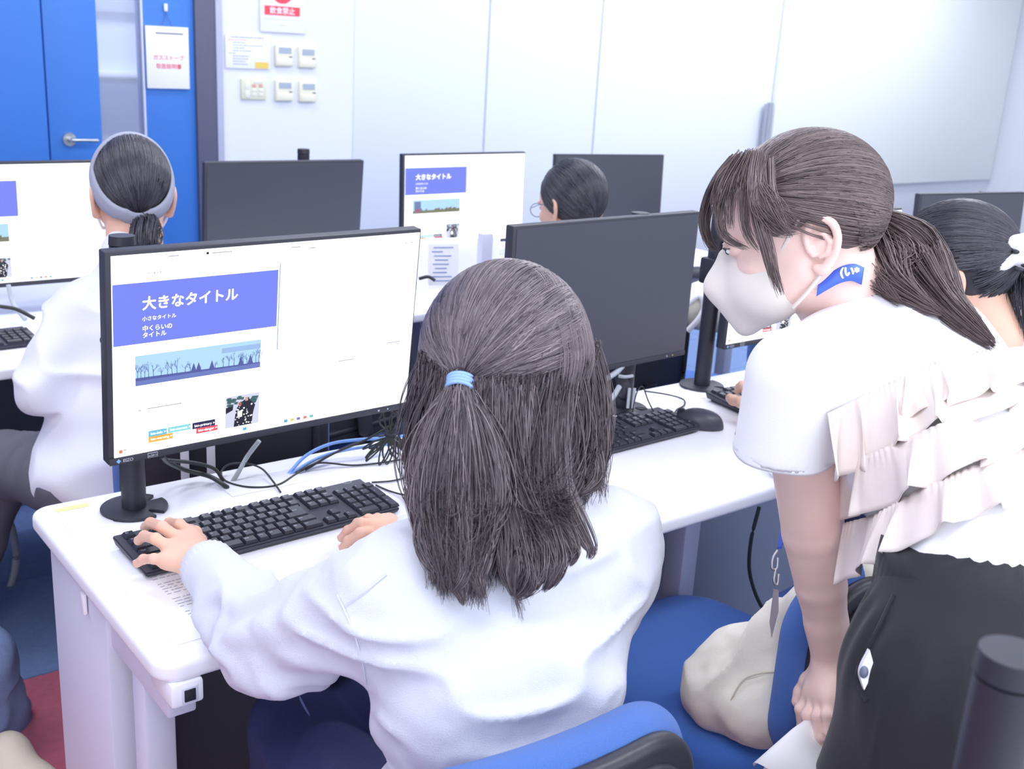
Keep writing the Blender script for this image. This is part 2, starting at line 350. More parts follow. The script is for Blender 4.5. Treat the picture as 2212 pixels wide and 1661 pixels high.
# thermostats and switch plate
tx = [(2.197, 1.335, 'cream thermostat with grey display, upper left of the four on the wall'), (2.325, 1.331, 'cream thermostat with grey display, upper right of the four on the wall'),
      (2.197, 1.167, 'cream thermostat with grey display, lower left of the four, beside the switch plate'), (2.328, 1.164, 'cream thermostat with grey display, lower right of the four on the wall')]
t0 = None
for x, z, lb in tx:
    if t0 is None:
        t = t0 = thing('thermostat', lb, 'thermostat', (x, YW, z), 0, 'thermostats on the back wall')
        link('case', boxm((0, -.01, 0), (.096, .02, .1), .004), CREAM, t); link('display', boxm((.003, -.021, .025), (.068, .001, .029)), LCD, t)
        link('button', boxm((.033, -.021, -.005), (.017, .002, .006), .0008), INK, t); link('flap', boxm((0, -.021, -.028), (.086, .002, .036), .001), CREAM, t)
    else: tree_copy(t0, None, lb, (x, YW, z))
t = thing('switch_plate', 'cream switch plate with rows of small buttons left of the thermostats', 'switch', (2.036, YW, 1.17))
link('plate', boxm((0, -.006, 0), (.132, .012, .098), .003), mat('switch_cream', 'E8E8C8', .5), t)
for x, z, w_, h2, mm in [(-.035, .018, .022, .036, WHITE), (-.035, -.022, .022, .036, WHITE), (.02, .036, .045, .012, WHITE)]+[(a, b, .02, .014, RED if b > .01 else WHITE) for a in (.0, .036) for b in (.018, -.004, -.024)]:
    link('button', boxm((x, -.013, z), (w_, .004, h2), .001), mm if mm is not RED else mat('switch_red', 'E8A9A9', .5), t)
# slim grey post leaning against the board
bm = bmesh.new(); cyl(bm, (5.88, YW-.05, 0), (5.88, YW-.05, 1.16), .022); cyl(bm, (5.845, YW-.05, 0), (5.845, YW-.05, 1.15), .014)
link('screen_post', bm_mesh(bm), mat('post_grey', 'A8AEBC', .4, .3), label='slim grey metal post standing beside the white board', cat='post')

# ---------------------------------------------------------------- desks
TH = .70
def desk(label, x0, y0, w_, dp, rz=0, legs=(.0, .5, 1.0), detail=False):
    t = thing('desk', label, 'desk', (x0, y0, 0), rz, 'long white computer desks')
    me = prism(rrect(0, 0, w_, dp, .035, 8), .03, TH-.03, .009, 4); link('tabletop', me, WHITE, t)
    for k, fx in enumerate(legs):
        lx = min(max(fx*w_, .045), w_-.045)
        link('end_panel', boxm((lx-.005, dp*.66, (TH-.03)/2), (.05, dp*.46, TH-.03), .004), DESKM, t)
        link('leg', boxm((lx+.004, .04+.12, (TH-.03)/2), (.045, .05, TH-.03), .006), DESKM, t)
        link('foot_rail', boxm((lx-.003, dp*.5, .02), (.055, dp*.88, .04), .006), DESKM, t)
        if k in (0, len(legs)-1): link('side_rail', boxm((lx-.003, dp*.36, TH-.065), (.04, dp*.6, .07), .004), DESKM, t)
    link('modesty_panel', boxm((w_*.25, dp*.80, .38), (w_*.5-.12, .02, .56), .002), PANEL, t); link('modesty_panel', boxm((w_*.75, dp*.80, .34), (w_*.5-.12, .02, .66), .002), mat('panel_light', '8F95AC', .5), t)
    return t
d1 = desk('long white desk in the foreground where the girl with the blue hair tie types', 0, 0, 2.24, .577)
desk('long white desk of the second row where the headband wearer sits', -1.6, 1.31, 4.6, .84, math.radians(2.4), (0, .35, .7, 1))
desk('white desk behind the standing woman at the right edge', 2.32, .32, 2.2, .62, math.radians(3))
desk('white desk with a monitor pole at the bottom right corner of the photo', -.15, -1.62, 2.0, .577, 0, (0, .6, 1))
# items on / under desk 1
link('cable_flap', boxm((.375, .487, TH+.0008), (.145, .065, .0016), .0005), WHITE, d1); link('cable_flap', boxm((1.46, .487, TH+.0008), (.145, .065, .0016), .0005), WHITE, d1)
link('grommet_cover', prism(rrect(.03, .415, .1, .5, .008), .0016, TH, .0005), WHITE, d1)
link('yellow_tape', boxm((.062, .542, TH+.0006), (.052, .014, .0008)), mat('yellow_tape', 'F3F5A0', .6), d1)
bm = bmesh.new(); box(bm, (.036, .035, TH-.046), (.044, .075, .034), None, .005)
ob = link('outlet_box', bm_mesh(bm), WHITE, d1); link('socket_opening', boxm((.038, -.0035, TH-.047), (.015, .004, .017), .001), BLACK2, ob); link('socket_rim', boxm((.038, -.0025, TH-.047), (.022, .003, .023), .001), DESKM, ob)
link('latch_clip', boxm((.010, .33, TH-.062), (.006, .014, .034), .002), WHITE, d1)
bm = bmesh.new(); box(bm, (.86, .42, .34), (.44, .012, .5), None, .002); pp = link('perforated_panel', bm_mesh(bm), mat('perforated_panel', '484B5C', .5), d1)
hm = boxm((0, 0, 0), (.012, .004, .012), .001)
for ix in range(4):
    for iz in range(5): link('slot', hm, BLACK2, pp, loc=(.70+.115*ix, .4125, .16+.1*iz))

# ---------------------------------------------------------------- monitors
MW, MH = .538, .326
def screen_page(par, photo='trees', yb=-.0013):
    # page artwork: u right, v down as fractions of the whole front face
    def q(name, u0, v0, u1, v1, m, lv=1): return link(name, boxm((((u0+u1)/2-.5)*MW, yb-.0001*lv, (.5-(v0+v1)/2)*MH), ((u1-u0)*MW, .00008, (v1-v0)*MH)), m, par)
    def tx(s, u, v, size, m, lv=3, bold=0, name='page_text', align='LEFT'):
        me = xform(text_mesh(s, size, 0, align, bold), Matrix.Translation(((u-.5)*MW, yb-.0001*lv, (.5-v)*MH)) @ Matrix.Rotation(PI/2, 4, 'X')); return link(name, me, m, par)
    q('banner', .018, .146, .501, .428, BLUEB)
    tx('大きなタイトル', .097, .268, .0215, WTEXT, bold=.0006); tx('小さなタイトル', .097, .322, .0074, WTEXT, bold=.00012); tx('中くらいの', .097, .370, .0092, WTEXT, bold=.0002); tx('タイトル', .097, .401, .0092, WTEXT, bold=.0002)
    q('scroll_bar', .505, .115, .508, .55, scol('9FB0E8', .7)); q('scroll_line', .507, .55, .5078, .9, GREYT)
    tx('北見工業大学', .104, .112, .0043, DKT)
    # wide photo
    q('photo', .077, .485, .452, .628, scol('B4DCFF', .8), 1)
    rn = random.Random(5 if photo == 'trees' else 9); V = []; F = []
    def tri(pts):
        b = len(V)
        for u, v in pts: V.append(((u-.5)*MW, yb-.0003, (.5-v)*MH))
        F.append(tuple(range(b, b+len(pts))))
    if photo == 'trees':
        tri([(.077, .59), (.452, .600), (.452, .628), (.077, .628)])
        def twig(u, v, a, ln, wd, dep):
            u2 = u+ln*math.sin(a)*.6; v2 = v-ln*math.cos(a); tri([(u-wd, v), (u+wd, v), (u2+wd*.5, v2), (u2-wd*.5, v2)])
            if dep:
                for _ in range(3): twig(u+(u2-u)*.8, v+(v2-v)*rn.uniform(.5, .95), a+rn.uniform(-.9, .9), ln*.6, wd*.6, dep-1)
        for u, hh in [(.083, .08), (.092, .075), (.103, .07), (.115, .085), (.128, .08), (.15, .05), (.168, .075), (.182, .08), (.196, .08), (.22, .06), (.236, .055), (.26, .03), (.31, .04), (.335, .05), (.352, .065), (.368, .07), (.385, .06), (.398, .07), (.41, .06), (.425, .065), (.438, .075), (.447, .07)]:
            twig(u, .60, rn.uniform(-.1, .1), hh*.55, .0011, 3)
        for u in (.245, .26, .3, .39, .42): tri([(u-.009, .60), (u+.009, .60), (u, .555)])
        me = bpy.data.meshes.new('pic'); me.from_pydata(V, [], F); link('photo_trees', me, scol('6B78C8', .45), par)
        q('photo_ground', .077, .605, .452, .628, scol('7E90DC', .55), 4); q('photo_hill', .33, .505, .452, .53, scol('A4C6F2', .7), 2)
    else:
        tri([(.077, .60), (.452, .59), (.452, .628), (.077, .628)])
        for i in range(16): u = rn.uniform(.08, .44); wd = rn.uniform(.01, .03); tri([(u, .61), (u+wd, .61), (u+wd, .585-rn.uniform(0, .02)), (u, .585)])
        me = bpy.data.meshes.new('pic'); me.from_pydata(V, [], F); link('photo_houses', me, scol('9C9C80', .45), par)
        q('photo_tower', .09, .50, .14, .61, scol('7F90C0', .55), 4); q('photo_bus', .10, .58, .13, .61, scol('C86070', .6), 5)
    # square photo: group of people in patterned clothes
    q('small_photo', .345, .758, .453, .92, scol('D8DAF0', .8), 1); V.clear(); F.clear()
    for i in range(26): u = rn.uniform(.346, .44); v = rn.uniform(.76, .80); tri([(u, v), (u+.012, v+.002), (u+.009, v+.016), (u-.002, v+.012)])
    me = bpy.data.meshes.new('pic'); me.from_pydata(list(V), [], list(F)); link('photo_foliage', me, scol('5F8A8C', .4), par); V.clear(); F.clear()
    tri([(.372, .92), (.378, .83), (.39, .80), (.40, .79), (.415, .775), (.425, .79), (.44, .82), (.434, .86), (.43, .918)]); tri([(.346, .815), (.37, .80), (.368, .83), (.346, .845)])
    me = bpy.data.meshes.new('pic'); me.from_pydata(list(V), [], list(F)); link('photo_people', me, scol('2C2C4A', .25), par)
    V.clear(); F.clear()
    for i in range(34): u = rn.uniform(.376, .432); v = rn.uniform(.81, .915); s_ = rn.uniform(.0015, .0035); tri([(u-s_, v), (u, v-s_*1.6), (u+s_, v), (u, v+s_*1.6)])
    tri([(.383, .84), (.398, .84), (.398, .872), (.384, .872)])
    me = bpy.data.meshes.new('pic'); me.from_pydata([(a, b-.0002, c) for a, b, c in V], [], list(F)); link('photo_pattern', me, WTEXT, par)
    q('photo_face', .407, .772, .416, .792, scol('E8B8B0', .6), 5); q('photo_face', .386, .795, .395, .812, scol('D8705A', .6), 5)
    # buttons
    for u0, v0, u1, v1, c_, s in [(.113, .861, .166, .891, '6EC3E0', 'btn-info'), (.17, .86, .238, .889, '8ADDE0', 'btn-success'), (.243, .860, .313, .892, '34346E', 'btn-primary'), (.255, .891, .321, .919, 'F0586A', 'btn-danger'), (.113, .890, .184, .919, 'F6B545', 'btn-warning')]:
        q('button', u0, v0, u1, v1, scol(c_, .8 if c_ != '34346E' else .4), 1); tx(s+' >', u0+.006, v1-.009, .0060, WTEXT, bold=.0001)
    for k, (u, c_) in enumerate([(.408, '58B8E8'), (.545, '58A8D8'), (.567, 'E8D070'), (.589, '8078C0'), (.612, 'E08878'), (.634, '70C8B8')]): q('taskbar_icon', u-.006, .933, u+.006, .948, scol(c_, .8), 2)
    q('weather_icon', .029, .93, .038, .946, scol('F08050', .8), 2)
    for u, v, w2 in [(.17, .035, .03), (.295, .036, .06), (.54, .04, .03), (.6, .05, .02), (.96, .065, .01), (.94, .066, .006), (.04, .93, .01), (.9, .6, .05), (.72, .66, .06), (.11, .745, .10), (.085, .748, .008)]:
        q('faint_text', u, v, u+w2, v+.005, GREYT, 1)
    q('tab_icon', .279, .032, .286, .043, DKT, 2)
def monitor(label, pos, lit=None, w_=MW, h_=MH, brand=True, desktop=False):
    x, y, z, yaw, tilt = pos
    t = thing('monitor', label, 'monitor', (x, y, z), 0, 'desktop monitors'); t.rotation_euler = Matrix((tuple((math.cos(yaw), math.sin(yaw), 0)), (0, 0, 0), (0, 0, 0))).to_euler() if False else (0, 0, 0)
    # local axes: x right, y away from the viewer, z up (front face at y = 0)
    rt = Vector((math.cos(yaw), math.sin(yaw), 0)); n = Vector((math.sin(yaw), -math.cos(yaw), 0)); up = Vector((0, 0, 1))*math.cos(tilt)-n*math.sin(tilt); aw = up.cross(rt)
    R = Matrix((rt, aw, up)).transposed(); t.rotation_euler = R.to_euler()
    me = boxm((0, .0115, 0), (w_, .023, h_), .0025); link('casing', me, BEZEL, t)
    link('rear_housing', boxm((0, .034, -.01), (w_*.62, .03, h_*.62), .01), BEZEL, t)
    sx0, sx1, sz0, sz1 = -w_/2+.0085, w_/2-.0035, -h_/2+.0115, h_/2-.006
    scr = link('screen', boxm(((sx0+sx1)/2, -.0004, (sz0+sz1)/2), (sx1-sx0, .0012, sz1-sz0)), SCREEN if lit else OFFSCR, t)
    if lit:
        screen_page(scr, lit)
        for z_, s in ((.18, 'A'), (-.02, '◁'), (-.285, '⊟'), (-.34, '○')): pass
    link('bezel_lip', boxm((0, -.0012, -h_/2+.0055), (w_-.002, .0016, .011), .0005), BEZEL, t)
    if brand:
        me = xform(text_mesh('EIZO', .0072, 0, 'LEFT', .0001), Matrix.Translation((-w_/2+.021, -.0022, -h_/2+.0028)) @ Matrix.Rotation(PI/2, 4, 'X')); link('maker_lettering', me, mat('silver_print', 'B8BCCC', .4), t)
        bm = bmesh.new(); box(bm, (-w_/2+.0145, -.0021, -h_/2+.0054), (.0052, .0005, .0052), Matrix.Rotation(PI/4, 3, 'Y')); link('maker_emblem', bm_mesh(bm), mat('emblem_blue', '7FB4F0', .4), t)
        link('asset_tag', boxm((-w_/2+.067, -.0022, -h_/2+.0056), (.0155, .0005, .0075)), mat('tag_white', 'C8CAD6', .5), t)
        link('asset_tag_field', boxm((-w_/2+.067, -.0026, -h_/2+.0056), (.0143, .0005, .0062)), BLACK, t)
        me = xform(text_mesh('sc2013', .0048, 0, 'CENTER', .0001), Matrix.Translation((-w_/2+.067, -.003, -h_/2+.0038)) @ Matrix.Rotation(PI/2, 4, 'X')); link('asset_number', me, mat('silver_print', 'B8BCCC', .4), t)
    link('power_light', boxm((w_/2-.043, -.0022, -h_/2+.0055), (.0022, .0006, .0022)), scol('E8C070', .8) if not lit else scol('B8D0F0', .8), t)
    link('power_button', boxm((w_/2-.062, -.0022, -h_/2+.0055), (.003, .0006, .003)), mat('silver_print', 'B8BCCC', .4), t)
    return t
m1 = monitor('lit monitor nearest the camera, with large blue title banner, before the typing girl', (.334, .353, 1.0, .045, -.083), 'trees', MW, MH)
monitor('switched-off grey monitor between the seated girl and the masked woman', (1.134, .449, .976, .049, -.006))
monitor('lit monitor mostly hidden behind the white face mask', (1.80, .464, .972, .013, -.007), 'houses')
monitor('switched-off black monitor right of the headband wearer', (1.197, 2.029, .908, -.039, -.081))
monitor('lit monitor with a blue banner in front of the girl in glasses', (1.909, 2.045, .921, .018, .031), 'houses')
monitor('switched-off monitor behind the girl in glasses', (2.797, 2.25, .88, -.169, .051))
monitor('switched-off monitor behind the girl with the floral scrunchie', (3.277, .89, .892, -.165, .057))
monitor('lit monitor at the left edge before the headband wearer', (.345, 1.86, .94, .0, -.03), 'houses')
monitor('lit monitor whose upper corner shows above the brown ponytail', (2.50, .84, .868, .02, 0), 'trees')
# ---------------------------------------------------------------- monitor poles
def pole(label, x, y, top=1.155, arm=None, base=True):
    t = thing('monitor_pole', label, 'monitor stand', (x, y, TH), 0, 'desk poles carrying the monitors')
    bm = bmesh.new(); cyl(bm, (0, 0, .006), (0, 0, top-TH-.016), .0195, n=32); link('post', bm_mesh(bm), BLACK, t)
    bm = bmesh.new(); cyl(bm, (0, 0, top-TH-.014), (0, 0, top-TH), .0202, .0192, 32); link('cap', bm_mesh(bm), BLACK, t)
    pts = []                               # round foot with two cable notches
    for i in range(72):
        a = 2*PI*i/72; r = .0535
        for an in (-1.02, .42):
            dd = abs((a-an+PI) % (2*PI)-PI)
            if dd < .13: r = .030
        pts.append((r*math.cos(a), r*math.sin(a)))
    link('foot', prism(pts, .006, 0, .0012, 2), BLACK, t)
    if arm is not None:
        A = np.array(arm)-np.array((x, y, TH)); z = A[2]
        bm = bmesh.new(); box(bm, (0, 0, z), (.052, .052, .062), None, .006); link('clamp', bm_mesh(bm), BLACK, t)
        bm = bmesh.new(); cyl(bm, (-.03, -.02, z), (-.045, -.028, z), .009, .007); link('clamp_knob', bm_mesh(bm), BLACK, t)
        link('arm', tubes([spline([(0, 0, z), (A[0]*.45, max(A[1], .0)*.5+.05, z), (A[0], A[1]+.045, z)])], [.014], 12), BLACK, t)
        bm = bmesh.new(); box(bm, (A[0], A[1]+.047, z), (.1, .012, .1), None, .003); link('mounting_plate', bm_mesh(bm), BLACK, t)
    return t
pole('black monitor pole with a round foot at the left end of the foreground desk', .145, .487, 1.155, (.334, .353, 1.0))
pole('black monitor pole behind the switched-off middle monitor', 1.247, .487, 1.14, (1.134, .449, .976))
pole('black monitor pole with a square clamp beside the white face mask', 1.54, .522, 1.16, (1.80, .464, .985))
pole('black monitor pole behind the black monitor of the second row', 1.30, 2.11, 1.098, (1.197, 2.06, .92))
pole('black monitor pole under the lit monitor before the girl in glasses', 2.02, 2.12, 1.05, (1.909, 2.1, .93))
pole('thick black pole rising at the bottom right corner', float(P(2195, 1400, .62)[0]), float(P(2195, 1400, .62)[1]), 1.165)
pole('black monitor pole behind the headband wearer', .15, 2.0, 1.05, (.345, 1.9, .94))
pole('black monitor pole behind the scrunchie girl', 3.4, .93, 1.05, (3.277, .9, .9)); pole('black monitor pole at the far right of the second row', 2.9, 2.32, 1.03, (2.797, 2.3, .9)); pole('black monitor pole of the monitor above the brown ponytail', 2.58, .90, .98, (2.50, .86, .87))

# ---------------------------------------------------------------- keyboards
U = .01905
def key_mesh(w_, d_):
    k = ('k', round(w_, 4), round(d_, 4))
    if k in _tc: return _tc[k]
    g = .0018; a, b = w_/2-g/2, d_/2-g/2; a2, b2 = a-.0022, b-.002; h = .0062
    V = [(-a, -b, 0), (a, -b, 0), (a, b, 0), (-a, b, 0), (-a, -b, h*.35), (a, -b, h*.35), (a, b, h*.35), (-a, b, h*.35), (-a2, -b2, h), (a2, -b2, h), (a2, b2, h), (-a2, b2, h)]
    F = [(3, 2, 1, 0), (8, 9, 10, 11)]+[(i, (i+1) % 4, (i+1) % 4+4, i+4) for i in range(4)]+[(i+4, (i+1) % 4+4, (i+1) % 4+8, i+8) for i in range(4)]
    me = bpy.data.meshes.new('key'); me.from_pydata(V, [], F); me.update(); me.materials.append(KEYM); _tc[k] = me; return me
def layout():
    K = []; x0 = .0125; rows = []
    def row(y, items):
        x = x0
        for w_, s in items:
            if s is not None: K.append((x+w_*U/2, y, w_*U, U, s))
            x += w_*U
    yF = .113; y = [.0915-i*U for i in range(5)]
    row(yF, [(1, 'Esc'), (1, None), (1, 'F1'), (1, 'F2'), (1, 'F3'), (1, 'F4'), (.5, None), (1, 'F5'), (1, 'F6'), (1, 'F7'), (1, 'F8'), (.5, None), (1, 'F9'), (1, 'F10'), (1, 'F11'), (1, 'F12')])
    row(y[0], [(1, '半角')]+[(1, c) for c in '1234567890-^¥']+[(1, 'Bs')]); row(y[1], [(1.5, 'Tab')]+[(1, c) for c in 'QWERTYUIOP@['])
    row(y[2], [(1.75, 'Caps')]+[(1, c) for c in 'ASDFGHJKL;:]']); row(y[3], [(2.25, 'Shift')]+[(1, c) for c in 'ZXCVBNM,./_']+[(1.75, 'Shift')])
    row(y[4], [(1.25, 'Ctrl'), (1, '田'), (1.25, 'Alt'), (1.25, '無変'), (3.0, ''), (1.25, '変換'), (1, 'かな'), (1.25, 'Alt'), (1, '田'), (1, '目'), (1.75, 'Ctrl')])
    K.append((x0+14.1*U, (y[1]+y[2])/2, 1.3*U, 2*U, 'Enter'))
    nx = x0+15*U+.0065
    for j, c in enumerate(('PrtSc', 'ScrLk', 'Pause')): K.append((nx+(j+.5)*U, yF, U, U, c))
    for r_, cs in ((0, ('Ins', 'Home', 'PgUp')), (1, ('Del', 'End', 'PgDn'))):
        for j, c in enumerate(cs): K.append((nx+(j+.5)*U, y[r_], U, U, c))
    K.append((nx+1.5*U, y[3], U, U, '↑'))
    for j, c in enumerate('←↓→'): K.append((nx+(j+.5)*U, y[4], U, U, c))
    px_ = nx+3*U+.0065
    for r_, cs in ((0, ('NL', '/', '*', '-')), (1, '789'), (2, '456'), (3, '123')):
        for j, c in enumerate(cs): K.append((px_+(j+.5)*U, y[r_], U, U, c))
    K.append((px_+3.5*U, (y[1]+y[2])/2, U, 2*U, '+')); K.append((px_+3.5*U, (y[3]+y[4])/2, U, 2*U, 'Ent')); K.append((px_+U, y[4], 2*U, U, '0')); K.append((px_+2.5*U, y[4], U, U, '.'))
    return K
kb0 = None
def keyboard(label, x, y, yaw):
    global kb0
    if kb0 is not None: return tree_copy(kb0, None, label, (x, y, TH), yaw)
    t = kb0 = thing('keyboard', label, 'keyboard', (x, y, TH), yaw, 'black desktop keyboards'); W_, D_ = .442, .127
    bm = bmesh.new(); zf, zb = .0115, .0215
    vs = [bm.verts.new(p) for p in [(.004, .003, .003), (W_-.004, .003, .003), (W_-.004, D_-.003, .006), (.004, D_-.003, .006), (0, 0, zf), (W_, 0, zf), (W_, D_, zb), (0, D_, zb)]]
    for f in ((3, 2, 1, 0), (4, 5, 6, 7), (0, 1, 5, 4), (1, 2, 6, 5), (2, 3, 7, 6), (3, 0, 4, 7)): bm.faces.new([vs[i] for i in f])
    bmesh.ops.bevel(bm, geom=bm.edges[:], offset=.002, segments=2, affect='EDGES'); link('keyboard_body', bm_mesh(bm), KBODY, t)
    link('foot', boxm((.03, .012, .0015), (.03, .008, .003)), BLACK, t); link('foot', boxm((W_-.03, .012, .0015), (.03, .008, .003)), BLACK, t)
    link('foot', boxm((.03, D_-.012, .003), (.03, .008, .006)), BLACK, t); link('foot', boxm((W_-.03, D_-.012, .003), (.03, .008, .006)), BLACK, t)
    sl = math.atan2(zb-zf, D_); Rm = Matrix.Rotation(sl, 4, 'X'); leg = []
    for kx, ky, kw, kd, s in layout():
        z = zf+(zb-zf)*ky/D_
        o = link('key', key_mesh(kw, kd), KEYM, t, loc=(kx, ky, z-.0004), rot=(sl, 0, 0))
        if s: leg.append(xform(text_mesh(s, .0052 if len(s) == 1 else .0036, 0, 'LEFT', .00006), Matrix.Translation((kx, ky, z)) @ Rm @ Matrix.Translation((-kw/2+.0042, .0008, .0061))))
    link('key_lettering', joinm(leg), LEGEND, t)
    bm = bmesh.new(); bmesh.ops.create_circle(bm, segments=28, radius=.0062, matrix=Matrix.Translation((W_-.03, D_-.0052, .0218)) @ Rm @ Matrix.Diagonal((1.3, .62, 1, 1)))
    ring = [v.co.copy() for v in bm.verts]; bm.free(); ring.append(ring[0]); link('round_emblem', tubes([np.array(ring)], [.0004], 4), LEGEND, t)
    return t
keyboard('black keyboard under the hands of the girl with the blue hair tie', .070, .2345, .0332)
keyboard('black keyboard in front of the switched-off middle monitor', .846, .272, .035)
keyboard('black keyboard under the fingers showing beside the white sleeve', 1.455, .315, -.06)
keyboard('black keyboard on the second-row desk at the left edge', -.15, 1.515, .04)
def mouse(label, x, y, rz, z=TH):
    t = thing('mouse', label, 'mouse', (x, y, z), rz, 'black computer mice')
    bm = bmesh.new(); bmesh.ops.create_uvsphere(bm, u_segments=32, v_segments=20, radius=1)
    for v in bm.verts:
        a = v.co; yy = a.y; v.co = Vector((a.x*.031*(1-.12*yy), yy*.057, (a.z*.038*(1-.22*yy*abs(yy)) if a.z > 0 else a.z*.002)+.002))
    link('mouse_body', bm_mesh(bm), mat('mouse_plastic', '3A3B47', .4), t)
    bm = bmesh.new(); cyl(bm, (-.004, .036, .026), (.004, .036, .026), .010); link('scroll_wheel', bm_mesh(bm), BLACK, t)
    return t
mouse('black mouse right of the middle keyboard', 1.312, .322, math.radians(38)); mouse('black mouse partly hidden behind the brown hair', .572, .262, 0)
mouse('black mouse on the second-row desk seen past the monitor edge', float(PZ(1508, 590, .715)[0]), float(PZ(1508, 590, .715)[1]), .6)
# paper hand-out on the desk
t = thing('handout_sheet', 'printed sheet lying under the left forearm on the desk', 'paper', (.04, .06, TH+.0005), math.radians(2))
link('sheet', boxm((.085, .09, .0004), (.17, .215, .0008)), PAPER, t); rn = random.Random(4); g = []
for i in range(22):
    y = .185-i*.0085
    if i in (3, 9, 14): continue
    x = .045
    while x < .15: wd = rn.uniform(.003, .012); g.append(boxm((x+wd/2, y, .001), (wd, .0016, .0003))); x += wd+rn.uniform(.001, .005)
link('text_lines', joinm(g), mat('handout_ink', 'A9ABC0', .7), t)
# ---------------------------------------------------------------- people: shared builders
SKIN = mat('skin', 'E9BBA4', .5, noise=.05, nscale=30, sss=.12, spec=.35); SKIN2 = mat('skin_pale', 'F3D2C8', .5, noise=.05, nscale=30, sss=.12, spec=.35); NAIL = mat('nail', 'F8D0CC', .3); EYEW = mat('eye_white', 'F4F4F6', .3); IRIS = mat('iris', '2A2024', .2); LIP = mat('lip', 'D99A96', .45)
def rotz(a): return np.array([[math.cos(a), -math.sin(a), 0], [math.sin(a), math.cos(a), 0], [0, 0, 1.]])
def rotx(a): return np.array([[1, 0, 0], [0, math.cos(a), -math.sin(a)], [0, math.sin(a), math.cos(a)]])
def roty(a): return np.array([[math.cos(a), 0, math.sin(a)], [0, 1, 0], [-math.sin(a), 0, math.cos(a)]])
def pose(yaw, pitch=0, roll=0):        # yaw clockwise from +Y, pitch up positive, roll: tilt to own right
    return rotz(-math.radians(yaw)) @ rotx(math.radians(pitch)) @ roty(math.radians(roll))
def place(prims, R, t, s=1.0):
    o = []
    for p in prims:
        if p[0] in 'kn': o.append((p[0],)+tuple(p[1:-1])+(place([p[-1]], R, t, s)[0],))
        elif p[0] == 'c': o.append(('c', R@p[1]*s+t, R@p[2]*s+t, p[3]*s, p[4]*s))
        else: o.append(('e', R@p[1]*s+t, p[2]*s, R@p[3]))
    return o
def ear_prims(sx):
    def q(y, z, dx=0): return (sx*(.0735-.32*y+dx), y-.012, z-.018)
    out = [('k', .006, ell(q(-.008, .002, -.004), (.004, .0165, .027), rotz(sx*.32)))]
    hp = [(.008, -.004), (.007, .016), (-.002, .029), (-.016, .031), (-.027, .021), (-.029, .004), (-.023, -.013), (-.014, -.024), (-.004, -.033), (.005, -.028)]
    hr = [.0035, .0042, .0044, .0046, .0046, .0044, .0042, .005, .0068, .004]
    hs = spline([(a, b_, 0) for a, b_ in hp], 4); hq = np.interp(np.linspace(0, 9, len(hs)), range(10), hr)
    for i in range(len(hs)-1): out.append(('k', .003, cone(q(hs[i][0], hs[i][1], .002), q(hs[i+1][0], hs[i+1][1], .002), hq[i], hq[i+1])))
    ap = [(-.003, .016), (-.014, .012), (-.019, 0), (-.013, -.014), (-.004, -.016)]
    for i in range(len(ap)-1): out.append(('k', .003, cone(q(*ap[i], .001), q(*ap[i+1], .001), .003, .003)))
    out.append(('k', .003, cone(q(.006, -.006, .002), q(.004, -.012, .002), .0042, .0036)))
    return out
def head_prims(ears=True, neck=True):
    p = [ell((0, -.012, .025), (.0745, .093, .082)), ('k', .03, ell((0, .03, -.03), (.060, .060, .074))), ('k', .02, ell((0, .058, .03), (.052, .035, .045)))]
    for s in (-1, 1): p += [('k', .02, cone((s*.05, .005, -.052), (s*.012, .068, -.092), .018, .013)), ('k', .015, ell((s*.036, .066, -.028), (.022, .02, .018))), ('k', .008, ell((s*.030, .088, .014), (.018, .008, .006)))]
    p += [('k', .01, ell((0, .076, -.093), (.017, .014, .014))), ('k', .008, cone((0, .092, .002), (0, .107, -.030), .006, .0095))]
    for s in (-1, 1): p += [('k', .004, ell((s*.008, .099, -.035), (.006, .008, .0055))), ('n', ('x')) if False else ('k', .004, ell((s*.0305, .084, -.002), (.013, .0105, .0085)))]
    p += [('k', .004, ell((0, .0935, -.056), (.019, .006, .0038))), ('k', .004, ell((0, .092, -.065), (.017, .007, .0045)))]
    if ears:
        for s in (-1, 1): p += ear_prims(s)
    if neck: p += [('k', .03, cone((0, -.03, -.045), (0, -.055, -.13), .050, .048))]
    return p
def face_parts(body, R, t, s=1.0, closed=False):
    V3 = lambda *a: R@np.array(a)*s+t
    for sx in (-1, 1):
        e = sdf_mesh([ell(V3(sx*.0305, .0868, -.002), np.array((.0105, .0095, .0052))*s, R)], .0016*s, newton=1); eo = link('eye', e, EYEW, body)
        link('iris', sdf_mesh([ell(V3(sx*.0305, .0925, -.0025), np.array((.0052, .0045, .0048))*s, R)], .0012*s), IRIS, eo)
        link('eyebrow', tubes([spline([V3(sx*.014, .0985, .013), V3(sx*.03, .097, .018), V3(sx*.044, .086, .014)])], [np.linspace(.0022, .0010, 17)*s], 6), mat('brow', '5A4A48', .8), body)
        link('lashes', tubes([spline([V3(sx*.021, .0962, -.001), V3(sx*.03, .0985, .003), V3(sx*.0405, .090, .001)])], [.0009*s], 5), IRIS, body)
    link('lips', sdf_mesh([ell(V3(0, .0955, -.0565), np.array((.018, .0052, .0034))*s, R), ell(V3(0, .094, -.0645), np.array((.016, .0062, .0042))*s, R)], .0016*s, .003), LIP, body)
